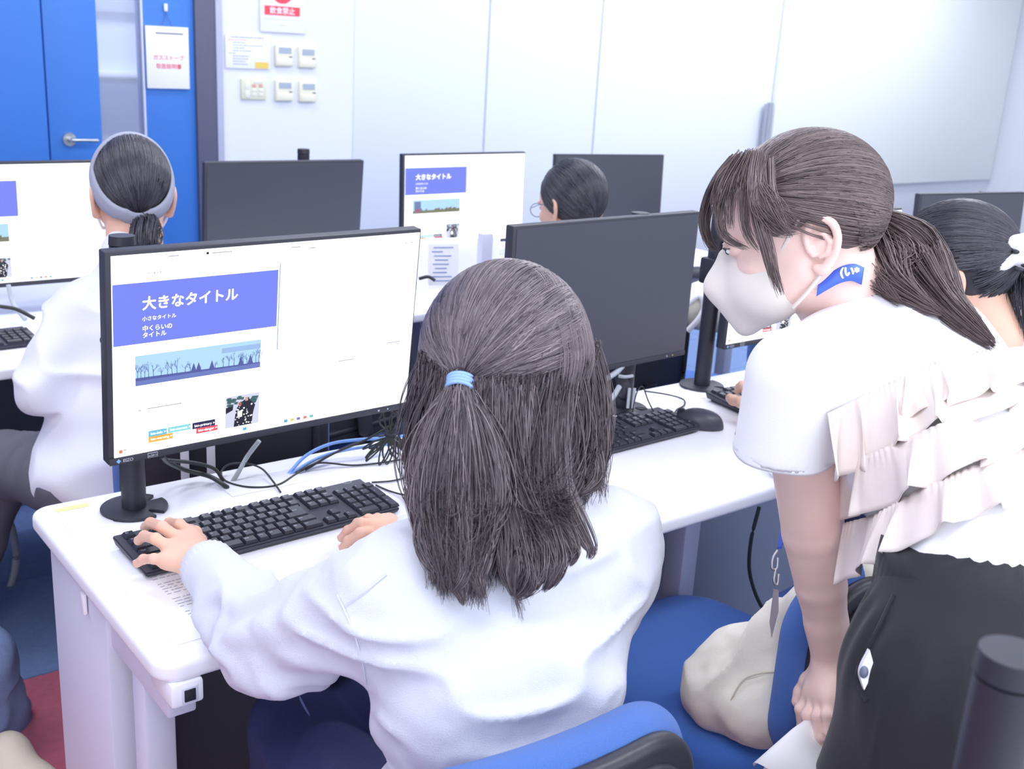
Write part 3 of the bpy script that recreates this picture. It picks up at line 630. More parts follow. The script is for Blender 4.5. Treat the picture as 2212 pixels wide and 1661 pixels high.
# --- hands. local frame: x across palm (thumb at -x for side=+1), y toward fingertips, z back of the hand up
def hand_prims(curl=(20, 30, 20), spread=1., side=1, thumb=((-.046, .035, -.012), (-.064, .062, -.018)), wrist=True, sp=None, lens=1., curls=None):
    p = [ell((0, -.012, .0), (.036, .040, .0125)), ('k', .012, ell((0, .02, 0), (.038, .032, .0115)))]
    if wrist: p += [('k', .02, cone((0, -.03, -.001), (0, -.075, 0), .0235, .0245)), ('k', .015, ell((-.012, -.03, -.002), (.018, .02, .014))), ('k', .015, ell((.012, -.03, -.002), (.018, .02, .014)))]
    tips = []
    base = [(-.0285, .044), (-.0095, .050), (.0095, .047), (.027, .038)]; L = [(.040, .024, .019), (.044, .028, .020), (.041, .026, .020), (.032, .019, .018)]; rad = [.0088, .0090, .0085, .0076]
    angs = sp or [-9, -2, 5, 13]
    for i in range(4):
        cu = (curls[i] if curls else curl); a = math.radians(angs[i]*spread); b = np.array((*base[i], .002)); th = 0; r = rad[i]
        p.append(('k', .006, cone((base[i][0]*.7, .0, 0), b, .009, r*1.02)))
        for j in range(3):
            th -= math.radians(cu[j]); d = np.array((math.sin(a)*math.cos(th), math.cos(a)*math.cos(th), math.sin(th)))*L[i][j]*lens
            r2 = r*(.93 if j < 2 else .86); q = b+d; p.append(('k', .0035, cone(b, q, r, r2)))
            if j < 2: p.append(('k', .003, ell(q+np.array((0, 0, .001)), (r2*1.03, r2*1.0, r2*1.0))))
            b = q; r = r2
        tips.append((b, th, a, r))
    t0 = np.array((-.022, -.018, -.004)); t1 = np.array(thumb[0]); t2 = np.array(thumb[1]); t3 = t2+(t2-t1)*.75*np.array((.6, 1.2, 1))
    p += [('k', .014, cone(t0, t1*.6+t0*.4, .015, .0135)), ('k', .008, cone(t1*.6+t0*.4, t1, .0135, .0108)), ('k', .004, cone(t1, t2, .0108, .0098)), ('k', .003, cone(t2, t3*.35+t2*.65, .0098, .0084))]
    if side < 0:
        m_ = np.array((-1, 1, 1.))
        def fl(pr):
            if pr[0] == 'k': return ('k', pr[1], fl(pr[2]))
            if pr[0] == 'c': return ('c', pr[1]*m_, pr[2]*m_, pr[3], pr[4])
            return ('e', pr[1]*m_, pr[2], np.diag(m_)@pr[3]@np.diag(m_))
        p = [fl(q) for q in p]; tips = [(b*m_, th, -a, r) for b, th, a, r in tips]
    return p, tips
def frame(y, z):       # rotation with local y along y, local z near z
    y = np.array(y, float); y /= np.linalg.norm(y); z = np.array(z, float); x = np.cross(y, z); x /= np.linalg.norm(x); z = np.cross(x, y); return np.stack([x, y, z], 1)
def nails(tips, R, t, s, body):
    ms = []
    for b, th, a, r in tips:
        d = np.array((math.sin(a)*math.cos(th), math.cos(a)*math.cos(th), math.sin(th))); n = np.array((-math.sin(a)*math.sin(th), -math.cos(a)*math.sin(th), math.cos(th))); c = b-d*.001+n*r*.80
        F = R@frame(d, n); ms.append(link('fingernail', sdf_mesh([ell(R@c*s+t, np.array((r*.68, .0055, .0016))*s, F)], .0011*s, newton=0), NAIL, body))
# --- hair strands
def strands_mesh(paths, r0, r1, tone=None, sides=3, seed=0):
    # paths (N,K,3); radii (N,) at root -> r1 at tip
    Pn = np.asarray(paths, np.float32); N, K, _ = Pn.shape; rg = np.random.default_rng(seed)
    T = np.gradient(Pn, axis=1); T /= np.linalg.norm(T, axis=2, keepdims=True)+1e-9
    A = np.cross(T, np.array([.31, .22, .92], np.float32)); A /= np.linalg.norm(A, axis=2, keepdims=True)+1e-9; B = np.cross(T, A)
    t = np.linspace(0, 1, K)[None, :, None]; rr = np.asarray(r0).reshape(-1, 1, 1)*(1-t**3)+np.asarray(r1).reshape(-1, 1, 1)*t**3
    V = np.stack([Pn+(A*math.cos(2*PI*s/sides)+B*math.sin(2*PI*s/sides))*rr for s in range(sides)], 2)   # N,K,S,3
    idx = np.arange(N*K*sides).reshape(N, K, sides)
    q = np.stack([idx[:, :-1], np.roll(idx, -1, 2)[:, :-1], np.roll(idx, -1, 2)[:, 1:], idx[:, 1:]], -1).reshape(-1, 4)
    me = bpy.data.meshes.new('strands'); me.vertices.add(V.size//3); me.vertices.foreach_set('co', V.astype(np.float32).ravel())
    me.loops.add(q.size); me.loops.foreach_set('vertex_index', q.ravel().astype(np.int32)); me.polygons.add(len(q)); me.polygons.foreach_set('loop_start', (np.arange(len(q))*4).astype(np.int32)); me.update(calc_edges=True); me.shade_smooth()
    at = me.attributes.new('tone', 'FLOAT', 'POINT'); tn = rg.random(N) if tone is None else tone
    at.data.foreach_set('value', np.repeat(np.asarray(tn, np.float32), K*sides)); return me
def hair_mat(name, dark, light, rough=.38):
    mt = mat(name, dark, rough, spec=.5); nt = mt.node_tree; b = nt.nodes['Principled BSDF']; a = nt.nodes.new('ShaderNodeAttribute'); a.attribute_name = 'tone'
    r = nt.nodes.new('ShaderNodeMix'); r.data_type = 'RGBA'; r.inputs[6].default_value = srgb(dark); r.inputs[7].default_value = srgb(light); nt.links.new(a.outputs['Fac'], r.inputs[0]); nt.links.new(r.outputs[2], b.inputs['Base Color']); return mt
def slerp(a, b, t):
    om = np.arccos(np.clip((a*b).sum(-1), -1, 1))[:, None, None]; so = np.sin(om)+1e-6; t = t[None, :, None]
    return (np.sin((1-t)*om)*a[:, None]+np.sin(t*om)*b[:, None])/so
def unit(v): v = np.asarray(v, float); return v/np.linalg.norm(v, axis=-1, keepdims=True)
def gathered(n, c, r, tie, mask, seed, lift=(.0, .008), K=12, clump=.03, start=0.):   # hair swept over an ellipsoid to a tie direction; local coords
    rg = np.random.default_rng(seed); d = unit(rg.normal(size=(n*6, 3))); d = d[mask(d)][:n]; tu = unit(tie)
    tt = np.linspace(start, 1, K); Q = slerp(d, np.repeat(tu[None], len(d), 0), tt)
    if clump: # strands slide toward shared lock directions
        nz = np.stack([vnoise(d*9, 1, seed+i) for i in range(3)], -1)*clump; Q = Q+nz[:, None]*np.sin(PI*tt)[None, :, None]
        Q += (rg.normal(size=(len(d), 1, 3))*.012)*np.sin(PI*tt)[None, :, None]
    Q = Q+(rg.normal(size=(len(d), 1, 3))*.03)*(np.sin(PI*tt)**2)[None, :, None]*(rg.random((len(d), 1, 1)) < .25); Q = unit(Q); lf = 1+rg.uniform(*lift, (len(d), 1, 1))*10*(1-tt[None, :, None]**4)
    return c+Q*r*lf, d
def ribbed(pts_c, axis_r, *a): pass
def sweep(loop, w_, th=.002): pass
# ---------------------------------------------------------------- the girl typing, seen from behind
def folds(X, s, amp, seed, stretch=(1, 1, 1), p=1.6):
    n = vnoise(X*np.array(stretch), s, seed); return amp*(1-np.abs(n))**p
HAIR = hair_mat('dark_brown_hair', '322B31', '978A90', .32); HAIRB = mat('hair_base', '2E292E', .6)
def person(name_label, loc): return thing('person', name_label, 'person', (0, 0, 0))
girl = person('girl in a pale grey sweatshirt with half-up dark hair and a blue hair tie, typing', None)
H1 = np.array((.366, -.205, 1.095)); R1 = pose(56, -16, 0)
hp = place(head_prims(), R1, H1)
NB = np.array((.385, -.262, .935)); Lj = np.array((.168, -.262, .868)); Rj = np.array((.500, -.270, .858)); El = P(592, 1392, 1.37); Er = np.array((.575, -.085, .74))
Wl = P(452, 1228, 1.552); Wr = P(868, 1166, 1.715)
skinp = hp+[('k', .03, cone(H1+R1@np.array((0, -.03, -.07)), NB+np.array((0, .0, -.06)), .050, .055))]
body = link('body', sdf_mesh(skinp, .0035, .02), SKIN, girl)
bodym = [body.data]
# hands laid out joint by joint: fingers of the left hand spread over the keys, right hand resting loosely
def hand_world(wrist, palm, fingers, thumb, fore, rf=.0088, s=1.0):
    w = np.array(wrist); K = [np.array(f[0]) for f in fingers]; p = []
    up = np.cross(K[0]-K[-1], K[1]-w); up /= np.linalg.norm(up); up = up if up[2] > 0 else -up
    for i, f in enumerate(fingers):
        f = [np.array(q) for q in f]; r = rf*[1.02, 1.04, 1.0, .88][i]*s
        p.append(cone(w, f[0], .0185*s, .0118*s) if i == 0 else ('k', .012, cone(w, f[0], .0185*s, .0118*s)))
    p.append(('k', .012, cone(K[0]*.9+w*.1, K[3]*.9+w*.1, .011*s, .010*s)))
    p.append(('k', .012, ell((w*.45+sum(K)/4*.55), (.030*s, .034*s, .0135*s), frame(sum(K)/4-w, up))))
    p.append(('k', .015, cone(w, fore, .0225*s, .026*s))); tips = []
    for i, f in enumerate(fingers):
        f = [np.array(q) for q in f]; r = rf*[1.02, 1.04, 1.0, .88][i]*s
        for j in range(len(f)-1):
            p.append(('k', .0045 if j == 0 else .002, cone(f[j], f[j+1], r*(1.08-.07*j), r*(1.01-.08*j))))
            if j: p.append(('k', .002, ell(f[j], (r*1.06,)*3)))
        tips.append((f[-1], unit(f[-1]-f[-2]), r*.86))
    th = [np.array(q) for q in thumb]; p.append(('k', .014, cone(w*.75+th[0]*.25, th[0], .015*s, .0135*s)))
    for j in range(len(th)-1): p.append(('k', .005, cone(th[j], th[j+1], .0125*s*(1-.1*j), .0112*s*(1-.1*j))))
    tips.append((th[-1], unit(th[-1]-th[-2]), .0100*s)); return p, tips, up
def nails_world(tips, up, body):
    for b, d, r in tips:
        n = up-d*(up@d); n /= np.linalg.norm(n); link('fingernail', sdf_mesh([ell(b+n*r*.82+d*.001, (r*.66, .0052, .0014), frame(d, n))], .001, newton=0), NAIL, body)
zz = lambda px, py, z: PZ(px, py, z)
fl_ = [[zz(405, 1150, .757), zz(388, 1133, .768), zz(366, 1130, .757), zz(356, 1139, .744)],
       [zz(385, 1163, .762), zz(350, 1138, .774), zz(325, 1130, .760), zz(313, 1139, .743)],
       [zz(367, 1183, .762), zz(336, 1164, .772), zz(312, 1158, .757), zz(299, 1168, .743)],
       [zz(357, 1210, .756), zz(332, 1207, .758), zz(310, 1208, .749), zz(296, 1217, .739)]]
pl, tl, upl = hand_world(zz(435, 1222, .752), None, fl_, [zz(428, 1172, .744), zz(420, 1152, .740), zz(410, 1146, .738)], Wl*.6+El*.4, .0083, .97)
mL = sdf_mesh(pl, .0021, .004); nails_world(tl, upl, body)
fr_ = [[zz(808, 1146, .744), zz(777, 1151, .756), zz(753, 1168, .740), zz(741, 1182, .727)],
       [zz(816, 1132, .750), zz(780, 1130, .762), zz(752, 1146, .745), zz(738, 1162, .730)],
       [zz(828, 1126, .748), zz(796, 1121, .756), zz(772, 1130, .742), zz(760, 1140, .730)],
       [zz(840, 1124, .742), zz(815, 1118, .746), zz(797, 1122, .736), zz(786, 1128, .728)]]
pr, tr, upr = hand_world(zz(866, 1160, .742), None, fr_, [zz(806, 1178, .726), zz(782, 1188, .722), zz(768, 1194, .720)], Wr*.5+Er*.5, .0080, .95)
mR = sdf_mesh(pr, .0021, .004); nails_world(tr, upr, body)
old = body.data; jm = joinm([old, mL, mR]); jm.shade_smooth(); body.data = jm; jm.materials.append(SKIN) if not len(jm.materials) else None
face_parts(body, R1, H1)
# sweatshirt
SW = mat('sweatshirt', 'DCDFEC', .9, noise=.035, nscale=500, bump=.5, bscale=900, sheen=.1)
HC = np.array((.235, -.335, .56)); WC = np.array((.285, -.325, .74)); CC = np.array((.335, -.275, .83)); by = rotz(math.radians(-3))
def arm(j, e, w, rj, re, rw): return [('k', .05, cone(j, e, rj, re)), ('k', .03, cone(e, w, re, rw))]
Rt = frame(np.array((.05, .25, 0)), np.array((.10, .05, .3)))
sw = [ell(CC, (.168, .108, .125), Rt), ('k', .07, ell(WC, (.152, .118, .13), Rt)), ('k', .07, ell(HC, (.172, .135, .095), rotz(0))), ('k', .05, cone(Lj+(CC-Lj)*.25, Rj+(CC-Rj)*.25, .07, .075)), ('k', .04, cone(NB+np.array((.0, .004, -.03)), NB+np.array((-.004, .01, -.005)), .072, .060))]
sw += arm(Lj, El, Wl, .066, .058, .036)+arm(Rj, Er, Wr+np.array((.02, -.01, 0)), .068, .056, .036)
sw += [('k', .02, ell((El+Wl)/2+np.array((.0, -.01, -.012)), (.055, .08, .045), frame(Wl-El, (0, 0, 1)))), ('n', cone(NB+np.array((.004, .02, -.015)), NB+np.array((.004, .02, .10)), .052, .075)) if False else ('k', .01, cone(El, Wl, .05, .036))]
def sw_disp(X):
    d = np.zeros(len(X))
    # waves radiating from the armpit and around the waist, creases along the sleeve
    arml = np.exp(-(np.linalg.norm(X-El, axis=1)/.16)**2)
    torso = np.clip((.80-X[:, 2])/.10, 0, 1)*(X[:, 1] < -.15)
    Y = X@np.array([[.95, .1, .30], [-.1, 1, 0], [-.3, 0, .95]]).T
    d += torso*.0085*(np.sin(Y[:, 2]*88+2.2*vnoise(X, 9, 3)+X[:, 0]*16)*(.55+.6*vnoise(X, 11, 8)))
    d += folds(X, 13, .012, 4, (.6, 1.0, 2.0), 2)-.006
    d += arml*(.006*np.sin((X@np.array((.6, .5, .4)))*130+3*vnoise(X, 12, 6)))
    d += .0015*vnoise(X, 60, 5)
    wc = np.minimum(np.linalg.norm(X-Wl, axis=1), np.linalg.norm(X-Wr, axis=1)); return d*np.clip(wc/.12-.25, 0, 1)
swo = link('sweatshirt', sdf_mesh(sw, .0062, .02, sw_disp), SW, girl)
SWF = lambda X: sdf(sw, X, .02)
RIB = mat('ribbed_cuff', 'E4E6F0', .9, noise=.03, nscale=900, bump=.6, bscale=1200)
def cuff(j, w, r, ln, parent, m_=RIB, name='cuff', n=56):
    a = unit(w-j); F_ = frame(a, (0.1, .1, 1)); rings = []
    for k, (s, dr) in enumerate([(-ln, .0), (-ln*.9, .003), (-ln*.1, .0025), (0, 0), (.001, -.005), (-ln*.5, -.008)]):
        rings.append(np.array([w+a*s+(F_[:, 0]*math.cos(t)+F_[:, 2]*math.sin(t))*(r+dr+.0007*math.cos(n/2*t)) for t in np.linspace(0, 2*PI, n, endpoint=False)]))
    V = np.concatenate(rings); F = [(i*n+j_, i*n+(j_+1) % n, (i+1)*n+(j_+1) % n, (i+1)*n+j_) for i in range(len(rings)-1) for j_ in range(n)]
    me = bpy.data.meshes.new('cuff'); me.from_pydata(V.tolist(), [], F); me.update(); me.shade_smooth(); return link(name, me, m_, parent)
cuff(El, Wl+unit(Wl-El)*.012, .0365, .034, swo); cuff(Er, Wr+unit(Wr-Er)*.006, .036, .03, swo)
def seam(fn, pix, parent, m_, r=.0009, name='seam', d0=.9):
    q = []
    for px, py in pix:
        h = trace(fn, px, py, d0, 3)
        if h is not None: q.append(h)
    if len(q) > 2: return link(name, tubes([spline(q, 6)], [r], 5), m_, parent)
SEAMM = mat('seam_thread', 'DADCEA', .9)
seam(SWF, [(728, 1285), (745, 1320), (765, 1370), (782, 1430), (790, 1480)], swo, SEAMM); seam(SWF, [(745, 1305), (790, 1275), (835, 1240)], swo, SEAMM)
# jeans
JN = mat('dark_denim', '252C58', .85, noise=.25, nscale=220, bump=.4, bscale=700); 
kl = np.array((.22, .06, .50)); kr = np.array((.36, .14, .50)); al = np.array((.20, .10, .09)); ar = np.array((.38, .10, .09))
jn = [ell(HC+np.array((0, 0, -.035)), (.165, .13, .085)), ('k', .04, cone(HC+np.array((-.085, 0, -.03)), kl, .088, .062)), ('k', .04, cone(HC+np.array((.085, 0, -.03)), kr, .088, .062)), ('k', .02, cone(kl, al, .06, .05)), ('k', .02, cone(kr, ar, .06, .05))]
link('jeans', sdf_mesh(jn, .008, .02, lambda X: folds(X, 16, .012, 11, (1, .5, 1), 2)), JN, girl)
JF = lambda X: sdf(jn, X, .02)
seam(JF, [(640, 1492), (665, 1540), (700, 1600), (728, 1650), (740, 1661)], girl, mat('denim_seam', '6F7DAE', .8), .0016, d0=1.0)
for s_, a_ in ((0, al), (1, ar)): link('shoe', sdf_mesh([ell(a_+np.array((0, .05, -.05)), (.042, .115, .035)), ('k', .02, ell(a_+np.array((0, -.02, -.03)), (.038, .05, .04)))], .006), mat('white_shoe', 'E8E8EC', .6), girl)
# hair
hc = np.array((0, -.022, .022)); hr = np.array((.097, .115, .106)); cap = [ell(hc, hr*.97), ('k', .03, ell((0, -.045, -.04), (.090, .085, .09))), ('n', ell((0, .12, -.045), (.075, .075, .10)))]
link('hair_cap', sdf_mesh(place(cap, R1, H1), .005, .03), HAIRB, girl)
W_ = lambda q: q@R1.T+H1
tie_px = P(993, 828, 1.225); tloc = (tie_px-H1)@R1; print('tie local', tloc)
tl_ = np.array((tloc-hc)/hr); tn = np.linalg.norm(tl_); tloc = hc+(tloc-hc)/tn*1.07
hairroot = link('hair', None, None, girl)
mask = lambda d: (d[:, 2] > -.30+.35*np.clip(d[:, 1], 0, 1)+.22*vnoise(d*23, 1, 9)) & ~((d[:, 1] > .72) & (d[:, 2] < .55))
q, dd = gathered(5500, hc, hr, tloc-hc, mask, 21, (.0, .0035), 13, .05)
q[:, -1] = tloc+(q[:, -1]-tloc)*.25; q[:, -2] = tloc+(q[:, -2]-tloc)*.62
rg = np.random.default_rng(5); tone = np.clip(.45+.45*vnoise(dd*14, 1, 3)+rg.normal(size=len(dd))*.16, 0, 1)
link('gathered_hair', strands_mesh(W_(q), rg.uniform(.0005, .0009, len(q)), .0005, tone), HAIR, girl)
TB = W_(tloc[None])[0]; out = R1@unit(tloc-hc)
locks_later = []
# ponytail falling from the tie, loose hair hanging from the scalp below the gathered part
def fall(n, starts, mids, ends, r0, seed, jit=.004, K=16, tip=.0002, tb=0., curl=.004, rag=.010, lockw=.006, hang=None):
    rg = np.random.default_rng(seed); t = np.linspace(0, 1, K)[None, :, None]; m_ = len(ends)-1; u = rg.random(n)*m_; i = np.minimum(u.astype(int), m_-1); f = (u-i)[:, None]
    ip = lambda A: A[i]*(1-f)+A[i+1]*f
    nl = 9*m_; lock = np.minimum((u*9).astype(int), nl-1); lk = np.random.default_rng(seed+1).normal(size=(nl, 3)); uc = (lock+.5)/9; g = (uc-u)[:, None]     # strands of one lock converge toward its tip
    S0 = ip(starts)+rg.normal(size=(n, 3))*jit*.5; M0 = ip(mids)+rg.normal(size=(n, 3))*jit*1.3+lk[lock]*lockw*.5; du = (ends[np.minimum(i+1, m_)]-ends[i])
    E0 = ip(ends)+du*g*.7+rg.normal(size=(n, 3))*jit*.8+lk[lock]*np.array((lockw, lockw, lockw*2)); E0[:, 2] += rg.exponential(rag, n)-rag*.6
    Q = (1-t)**2*S0[:, None]+2*t*(1-t)*(2*M0-.5*S0-.5*E0)[:, None]+t*t*E0[:, None]
    ph = lk[lock][:, :1, None]*2; Q = Q+np.concatenate([np.sin(t*5+ph), np.cos(t*4.3+ph*1.3), 0*t+0*ph], 2)*curl*t**1.5
    Q += (rg.normal(size=(n, 1, 3))*.0016)*np.sin(t*PI*2+rg.random((n, 1, 1))*6)
    tn = np.clip(.42+.16*lk[lock][:, 0]+rg.normal(size=n)*.17+tb, 0, 1)
    return strands_mesh(Q, rg.uniform(.6, 1.2, n)*r0, tip, tn, 3, seed)
gp = lambda L: np.array([P(*a) for a in L])
capF = lambda X: sdf(place(cap, R1, H1), X, .03)
def onc(L, push=.004):     # points on the scalp seen at these photo pixels
    o = []
    for a in L:
        h = trace(capF, a[0], a[1], .9, 2); o.append(h-CF*push if h is not None else P(a[0], a[1], a[2]))
    return np.array(o)
link('loose_hair', fall(3400, onc([(917, 760, 1.30), (960, 815, 1.25), (1030, 825, 1.25), (1110, 820, 1.25), (1190, 815, 1.27), (1255, 790, 1.33), (1285, 740, 1.38)]),
     gp([(893, 960, 1.29), (930, 1040, 1.24), (1010, 1060, 1.225), (1090, 1060, 1.22), (1160, 1045, 1.235), (1240, 960, 1.29), (1296, 900, 1.36)]),
     gp([(918, 1110, 1.27), (950, 1150, 1.24), (1010, 1170, 1.22), (1100, 1230, 1.205), (1170, 1180, 1.22), (1215, 1060, 1.26), (1285, 1035, 1.34)]), .0008, 33, .007, tb=-.16), HAIR, girl)
link('loose_hair', fall(1500, onc([(1040, 840, 1.25), (1110, 835, 1.25), (1180, 840, 1.26), (1235, 830, 1.30)]), gp([(1060, 1060, 1.215), (1120, 1060, 1.21), (1165, 1050, 1.215), (1205, 1045, 1.225)]),
     gp([(1105, 1240, 1.19), (1160, 1210, 1.19), (1200, 1165, 1.195), (1245, 1130, 1.2)]), .0008, 34, .005, curl=.007, tb=-.05, lockw=.010, rag=.02), HAIR, girl)
link('loose_hair', fall(1300, onc([(1190, 850, 1.28), (1240, 835, 1.33), (1270, 790, 1.36), (1284, 740, 1.39)]), gp([(1180, 980, 1.27), (1240, 970, 1.30), (1285, 940, 1.34), (1302, 890, 1.37)]),
     gp([(1195, 1080, 1.26), (1235, 1095, 1.28), (1265, 1065, 1.31), (1292, 1030, 1.35)]), .0008, 35, .005, curl=.006), HAIR, girl)
link('hair_core', sdf_mesh([cone(P(1080, 880, 1.30), P(1085, 1120, 1.25), .062, .036), ('k', .03, cone(P(1200, 880, 1.33), P(1190, 1010, 1.29), .05, .022)), ('k', .03, cone(P(960, 880, 1.28), P(985, 1150, 1.225), .034, .026))], .006), HAIRB, girl)
tS = gp([(975, 836, 1.208), (988, 840, 1.201), (1000, 840, 1.201), (1012, 836, 1.208)])
link('ponytail', fall(3000, tS, gp([(915, 1040, 1.185), (960, 1060, 1.165), (1010, 1060, 1.165), (1080, 1040, 1.19)]), gp([(935, 1180, 1.175), (970, 1245, 1.16), (1005, 1245, 1.16), (1045, 1180, 1.18)]), .0008, 31, .005, lockw=.009, rag=.022), HAIR, girl)
link('ponytail', fall(1300, tS, gp([(898, 1000, 1.205), (960, 1030, 1.18), (1020, 1030, 1.18), (1088, 1010, 1.2)]), gp([(915, 1170, 1.20), (960, 1240, 1.18), (1020, 1245, 1.18), (1062, 1160, 1.2)]), .0007, 32, .006, lockw=.009, rag=.025, tb=.12), HAIR, girl)
for k, (L, n, w_) in enumerate([
    ([(1210, 1040, 1.23), (1240, 1110, 1.205), (1268, 1165, 1.20), (1278, 1188, 1.20), (1272, 1208, 1.20)], 90, [.014, .012, .008, .002]), ([(1180, 1040, 1.22), (1210, 1130, 1.195), (1240, 1190, 1.19), (1228, 1222, 1.19)], 110, [.016, .013, .008, .002]),
    ([(1150, 1040, 1.215), (1180, 1140, 1.19), (1200, 1210, 1.185), (1192, 1250, 1.185), (1172, 1278, 1.19)], 150, [.018, .016, .010, .002]), ([(1110, 1050, 1.21), (1140, 1160, 1.185), (1150, 1230, 1.18), (1135, 1268, 1.185), (1112, 1292, 1.19)], 180, [.022, .022, .016, .003]),
    ([(1090, 1060, 1.21), (1105, 1160, 1.185), (1100, 1230, 1.18), (1108, 1288, 1.185)], 200, [.02, .02, .012, .002]),
    ([(960, 1090, 1.18), (955, 1180, 1.165), (985, 1250, 1.16), (1002, 1308, 1.16)], 240, [.022, .020, .012, .002]), ([(1010, 1090, 1.18), (1035, 1170, 1.165), (1030, 1240, 1.16), (1046, 1292, 1.16)], 220, [.02, .018, .011, .002]),
    ([(940, 1090, 1.185), (925, 1170, 1.17), (945, 1230, 1.165), (935, 1262, 1.165)], 200, [.018, .016, .010, .002]), ([(990, 1090, 1.175), (1000, 1180, 1.16), (990, 1245, 1.155), (975, 1280, 1.155)], 160, [.02, .02, .012, .002]),
    ([(920, 1000, 1.20), (903, 1080, 1.19), (915, 1150, 1.18), (930, 1200, 1.18)], 160, [.014, .014, .008, .002]), ([(1270, 960, 1.32), (1290, 1020, 1.31), (1276, 1052, 1.30), (1250, 1068, 1.29)], 100, [.016, .010, .006, .002])]): locks_later.append((n, L, w_, 200+k))
# long surface hair over both sides, and flyaways
def combed(n, a0, a1, seed, r0=.0009, lift=.02, jit=.012):
    rg = np.random.default_rng(seed); out = []
    for k in range(n):
        f = rg.random(); lf = rg.random(); L = spline([hc+unit((np.array(u0)*(1-f)+np.array(u1)*f)+rg.normal(size=3)*jit)*hr*(1+lift*lf*k_/(len(a0)-1)+.004) for k_, (u0, u1) in enumerate(zip(a0, a1))], 5); out.append(L[:5*(len(a0)-1)+1])
    return W_(np.array(out)), rg
q, rg = combed(2300, [(-.1, -.35, 1), (.40, -.6, .65), (.62, -.75, .2), (.62, -.8, -.15), (.40, -.95, -.32)], [(-.1, .45, 1), (.7, .2, .75), (.98, .1, .2), (1.0, -.02, -.35), (.95, -.05, -.8)], 41, jit=.03)
link('side_hair', strands_mesh(q, rg.uniform(.0005, .0009, len(q)), .0005, np.clip(.5+rg.normal(size=len(q))*.2, 0, 1)), HAIR, girl)
q, rg = combed(900, [(-.1, .1, 1), (-.55, -.2, .8), (-.9, -.35, .2), (-.97, -.3, -.3), (-.9, -.3, -.7)], [(-.1, .4, 1), (-.7, .2, .75), (-1, .05, .2), (-1, .0, -.4), (-.95, .1, -.8)], 42)
link('side_hair', strands_mesh(q, rg.uniform(.0005, .0009, len(q)), .0005, np.clip(.45+rg.normal(size=len(q))*.2, 0, 1)), HAIR, girl)
q, rg = combed(200, [(.1, -.2, 1.1), (.5, -.5, .85), (.85, -.6, .1), (.9, -.5, -.5)], [(-.1, .4, 1.1), (.7, .3, .85), (1.1, .1, .2), (1.1, .0, -.4)], 43, lift=.12)
link('flyaway_hair', strands_mesh(q, .00028, .0002, np.full(len(q), .8)), HAIR, girl)
# blue hair tie of four coils
F_ = frame(P(990, 850, 1.2)-P(995, 815, 1.215), CF*-1); c_ = P(994, 828, 1.207)
lines = []
for k in range(4):
    lines.append(np.array([c_+F_[:, 1]*(.0042*(k-1.5))+F_[:, 0]*.0135*math.cos(a)+F_[:, 2]*.010*math.sin(a) for a in np.linspace(0, 2*PI, 26)]))
tiem = mat('hair_tie_blue', '8FB2EA', .7, noise=.2, nscale=900)
to = link('hair_tie', tubes(lines, [.0024]*4, 8), tiem, girl)
link('hair_core', sdf_mesh([cone(c_+F_[:, 1]*-.012+CF*.004, c_+F_[:, 1]*.012+CF*.004, .0105, .0105)], .003), HAIR, girl)
# ear hint and glasses arm at the right of the hair
def fprim(fn, lo, hi): return [cone(lo, hi, 1e-4, 1e-4), ('k', 1e-4, ('f', fn))]
# ---------------------------------------------------------------- the masked woman leaning over behind the second chair
wom = person('standing woman in a white ruffled blouse and face mask leaning over beside the seated girl', None)
H2 = np.array((.769, -.290, 1.258)); R2 = pose(-43, -20, 4); W2 = lambda q: np.asarray(q)@R2.T+H2
NB2 = np.array((.862, -.325, 1.165)); L2 = np.array((.672, -.388, 1.098)); Rr2 = np.array((1.030, -.400, 1.062))
E2 = P(1757, 1150, 1.49); Wr2 = P(1797, 1430, 1.565); WA = np.array((.735, -.660, .935)); HP = np.array((.695, -.690, .86)); U2 = np.array((.856, -.412, 1.075))
bp_ = place(head_prims(), R2, H2)+[('k', .03, cone(W2((0, -.025, -.06)), P(1800, 650, 1.52), .047, .050))]
b2 = link('body', sdf_mesh(bp_, .0027, .02), SKIN2, wom)
fA = [[P(1752, 1500, 1.575), P(1731, 1532, 1.575), P(1735, 1570, 1.58), P(1728, 1600, 1.585)], [P(1765, 1508, 1.56), P(1745, 1545, 1.55), P(1752, 1590, 1.555), P(1762, 1622, 1.56)],
      [P(1778, 1512, 1.545), P(1766, 1548, 1.53), P(1772, 1590, 1.53), P(1782, 1620, 1.54)], [P(1790, 1512, 1.53), P(1786, 1545, 1.515), P(1790, 1580, 1.515), P(1797, 1605, 1.52)]]
ph, th2, up2 = hand_world(Wr2, None, fA, [P(1748, 1470, 1.60), P(1732, 1492, 1.61), P(1725, 1515, 1.61)], Wr2*.7+E2*.3, .0088, 1.0)
mA = sdf_mesh([cone(L2, E2, .044, .041), ('k', .004, cone(E2, E2*.60+Wr2*.40, .041, .0345)), ('k', .004, cone(E2*.60+Wr2*.40, Wr2*.95+E2*.05, .0345, .0225))]+[('k', .02, ph[0])]+ph[1:], .0025, .01); nails_world(th2, -CF, b2)
E2r = Rr2+np.array((.03, .03, -.26)); W2r = E2r+np.array((-.02, .04, -.21))
fR = [[W2r+np.array((-.03+.02*i, .0, -.075)), W2r+np.array((-.03+.02*i, .005, -.11)), W2r+np.array((-.03+.02*i, .0, -.13)), W2r+np.array((-.03+.02*i, -.01, -.145))] for i in range(4)]
pr2, _, _ = hand_world(W2r, None, fR, [W2r+np.array((-.045, .01, -.04)), W2r+np.array((-.055, .01, -.065)), W2r+np.array((-.055, .01, -.085))], W2r*.6+E2r*.4)
